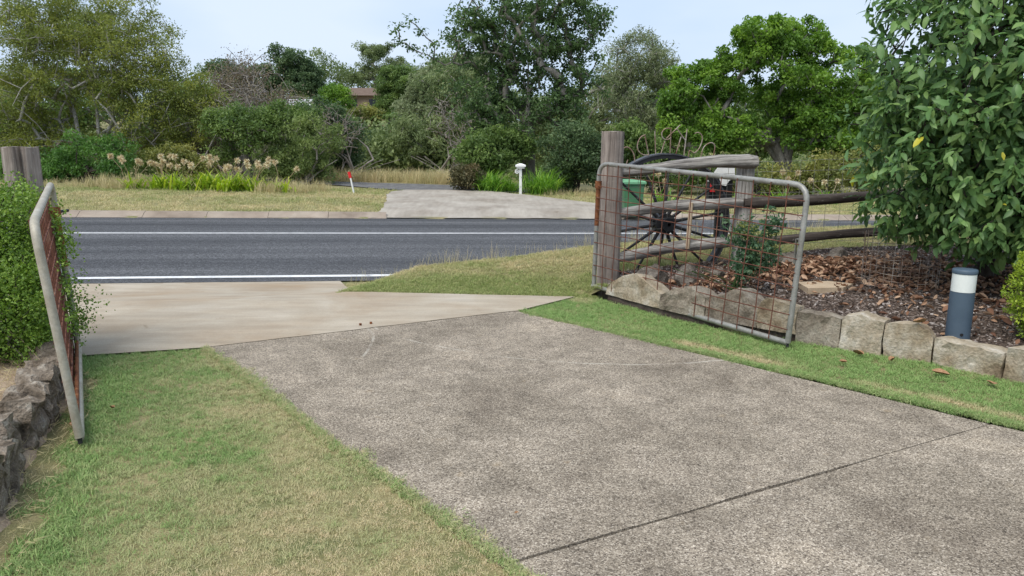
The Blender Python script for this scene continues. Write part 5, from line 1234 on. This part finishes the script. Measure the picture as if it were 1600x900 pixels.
for (cx_, cy_, sx, sy, n) in ((3.3, 7.75, .45, .22, 620), (3.95, 7.2, .55, .35, 620), (4.6, 6.6, .7, .5, 500), (1.9, 7.25, .45, .18, 230), (2.75, 7.6, .3, .2, 160), (3.4, 6.0, .7, .6, 60), (4.4, 5.8, .5, .4, 90)):
    LX.append(r.normal(cx_, sx, n)); LY.append(r.normal(cy_, sy, n))
x = np.concatenate(LX); y = np.concatenate(LY); k = (sdist(x, y, STONE_LINE) > .22) & (n_of(x, y) < 7.95); x, y = x[k], y[k]
hp = .05 * np.exp(-(((x - 3.3) / .5) ** 2 + ((y - 7.7) / .3) ** 2))
scatter('leaf_litter', np.stack([x, y, zland(x, y) + .008 + (hp + .02) * r.uniform(0, 1.2, len(x))], 1), r.uniform(.045, .105, len(x)), np.stack([r.normal(0, .45, len(x)), r.normal(0, .45, len(x)), r.uniform(0, 6.28, len(x))], 1), DL_, M['lf_litter_i'], {'var': r.uniform(size=len(x))})
def chip(seed):
    r = random.Random(seed); mb = MB(); mb.box((0, 0, 0), (1, r.uniform(.25, .6), r.uniform(.12, .3)), None, r.uniform(.6, .95)); return mb.mesh('chip')
M['chip'] = leafmat('mulch_chip', [(0, (.035, .024, .018)), (.45, (.11, .078, .060)), (.8, (.22, .175, .15)), (1, (.48, .43, .40))], rough=.9, trans=0.0, attr_type='INSTANCER')
x, y, r = pts_in([(p[0], p[1]) for p in BED], 2200, 52); k = (x < 6.2) & (y > 2.5); x, y = x[k], y[k]
scatter('mulch', np.stack([x, y, zland(x, y) + .004], 1), .012 + .03 * r.uniform(size=len(x)) ** 2, rot3(r, len(x), .35), [chip(i) for i in range(6)], M['chip'], {'var': r.uniform(size=len(x)) ** 1.2})
M['lf_dead'] = pmat('dead_leaf', [(.3, (.20, .10, .05)), (.5, (.34, .19, .10)), (.7, (.46, .29, .17))], 14, 60, .3, .75, .2)
for i, (x, y, s_, lab) in enumerate(((2.42, 5.20, .075, 'small pale curled leaf on the lawn left of the other fallen leaves'), (2.63, 5.42, .12, 'flat brown leaf touching the foot of the peaked stone'), (2.80, 5.24, .11, 'brown leaf on the lawn under the middle stones'),
        (2.98, 4.93, .125, 'curled orange-brown leaf on the lawn below the bollard light'), (3.20, 4.72, .12, 'brown leaf on the lawn nearest the right edge'), (3.02, 5.32, .13, 'orange-brown leaf lodged on top of the border left of the bollard light'),
        (-2.50, 3.98, .07, 'dark dry leaf caught by the left rocks'), (.02, 2.96, .03, 'tiny orange fleck of leaf on the dry lawn'), (-2.42, 4.25, .06, 'small brown leaf at the foot of the edge-on gate'))):
    me = DL_[i % 6].copy(); me.materials.clear(); me.materials.append(M['lf_dead']); o = link('fallen_leaf', me); z = .02 if i != 5 else .29
    o.location = (x, y, z); o.scale = (s_,) * 3; o.rotation_euler = (.15, .1, i * 1.9); props(o, lab, 'leaf', 'fallen leaves')
# straw and twigs on the bare soil, left
x, y, r = pts_in([(-3.6, 2.0), (-1.75, 2.0), (-1.95, 2.85), (-2.28, 3.55), (-2.48, 4.1), (-2.78, 4.75), (-3.2, 5.2), (-5.5, 4.6), (-4.5, 2.2)], 700, 53)
STR = [tuft_mesh('straw_bit', 3, .03, .07, .003, .95, 95 + i) for i in range(3)]
scatter('straw_litter', np.stack([x, y, zland(x, y) + .004], 1), r.uniform(.5, 1.2, len(x)), np.stack([r.normal(1.2, .2, len(x)), r.normal(0, .3, len(x)), r.uniform(0, 6.28, len(x))], 1), STR, M['straw'], {'dry': r.uniform(.7, 1, len(x)), 'var': r.uniform(size=len(x))})
# bare grey twigs among the shrubs
def twigs(x, y, blobs, label, seed): make_tree('shrub', label, 'shrub', x, y, blobs, 260, 2, .3, .1, M['lf_brown'], M['twig'], r_trunk=.035, trunk_h=.3, stems=7, seed=seed, group=G2, r_tip=.007, power=.45, shell=.2, curl=.12)
twigs(-6.7, 29.0, [(-6.7, 29, 1.9, 1.3, .8, 1.0), (-7.4, 29, 2.4, .9, .7, .7)], 'tangle of bare grey twigs over the dark rounded shrub', 401)
twigs(-10.6, 28.3, [(-10.6, 28.3, 2.6, 1.0, .7, 1.1), (-9.6, 28.3, 3.2, .8, .7, .9)], 'pale bare branches rising behind the forked tree', 402)
twigs(-2.6, 33.5, [(-2.6, 33.5, 2.6, 1.5, .8, 1.2), (-1.8, 33.5, 1.6, 1.3, .8, 1.0)], 'bare pinkish limbs in front of the weeping tree', 403)
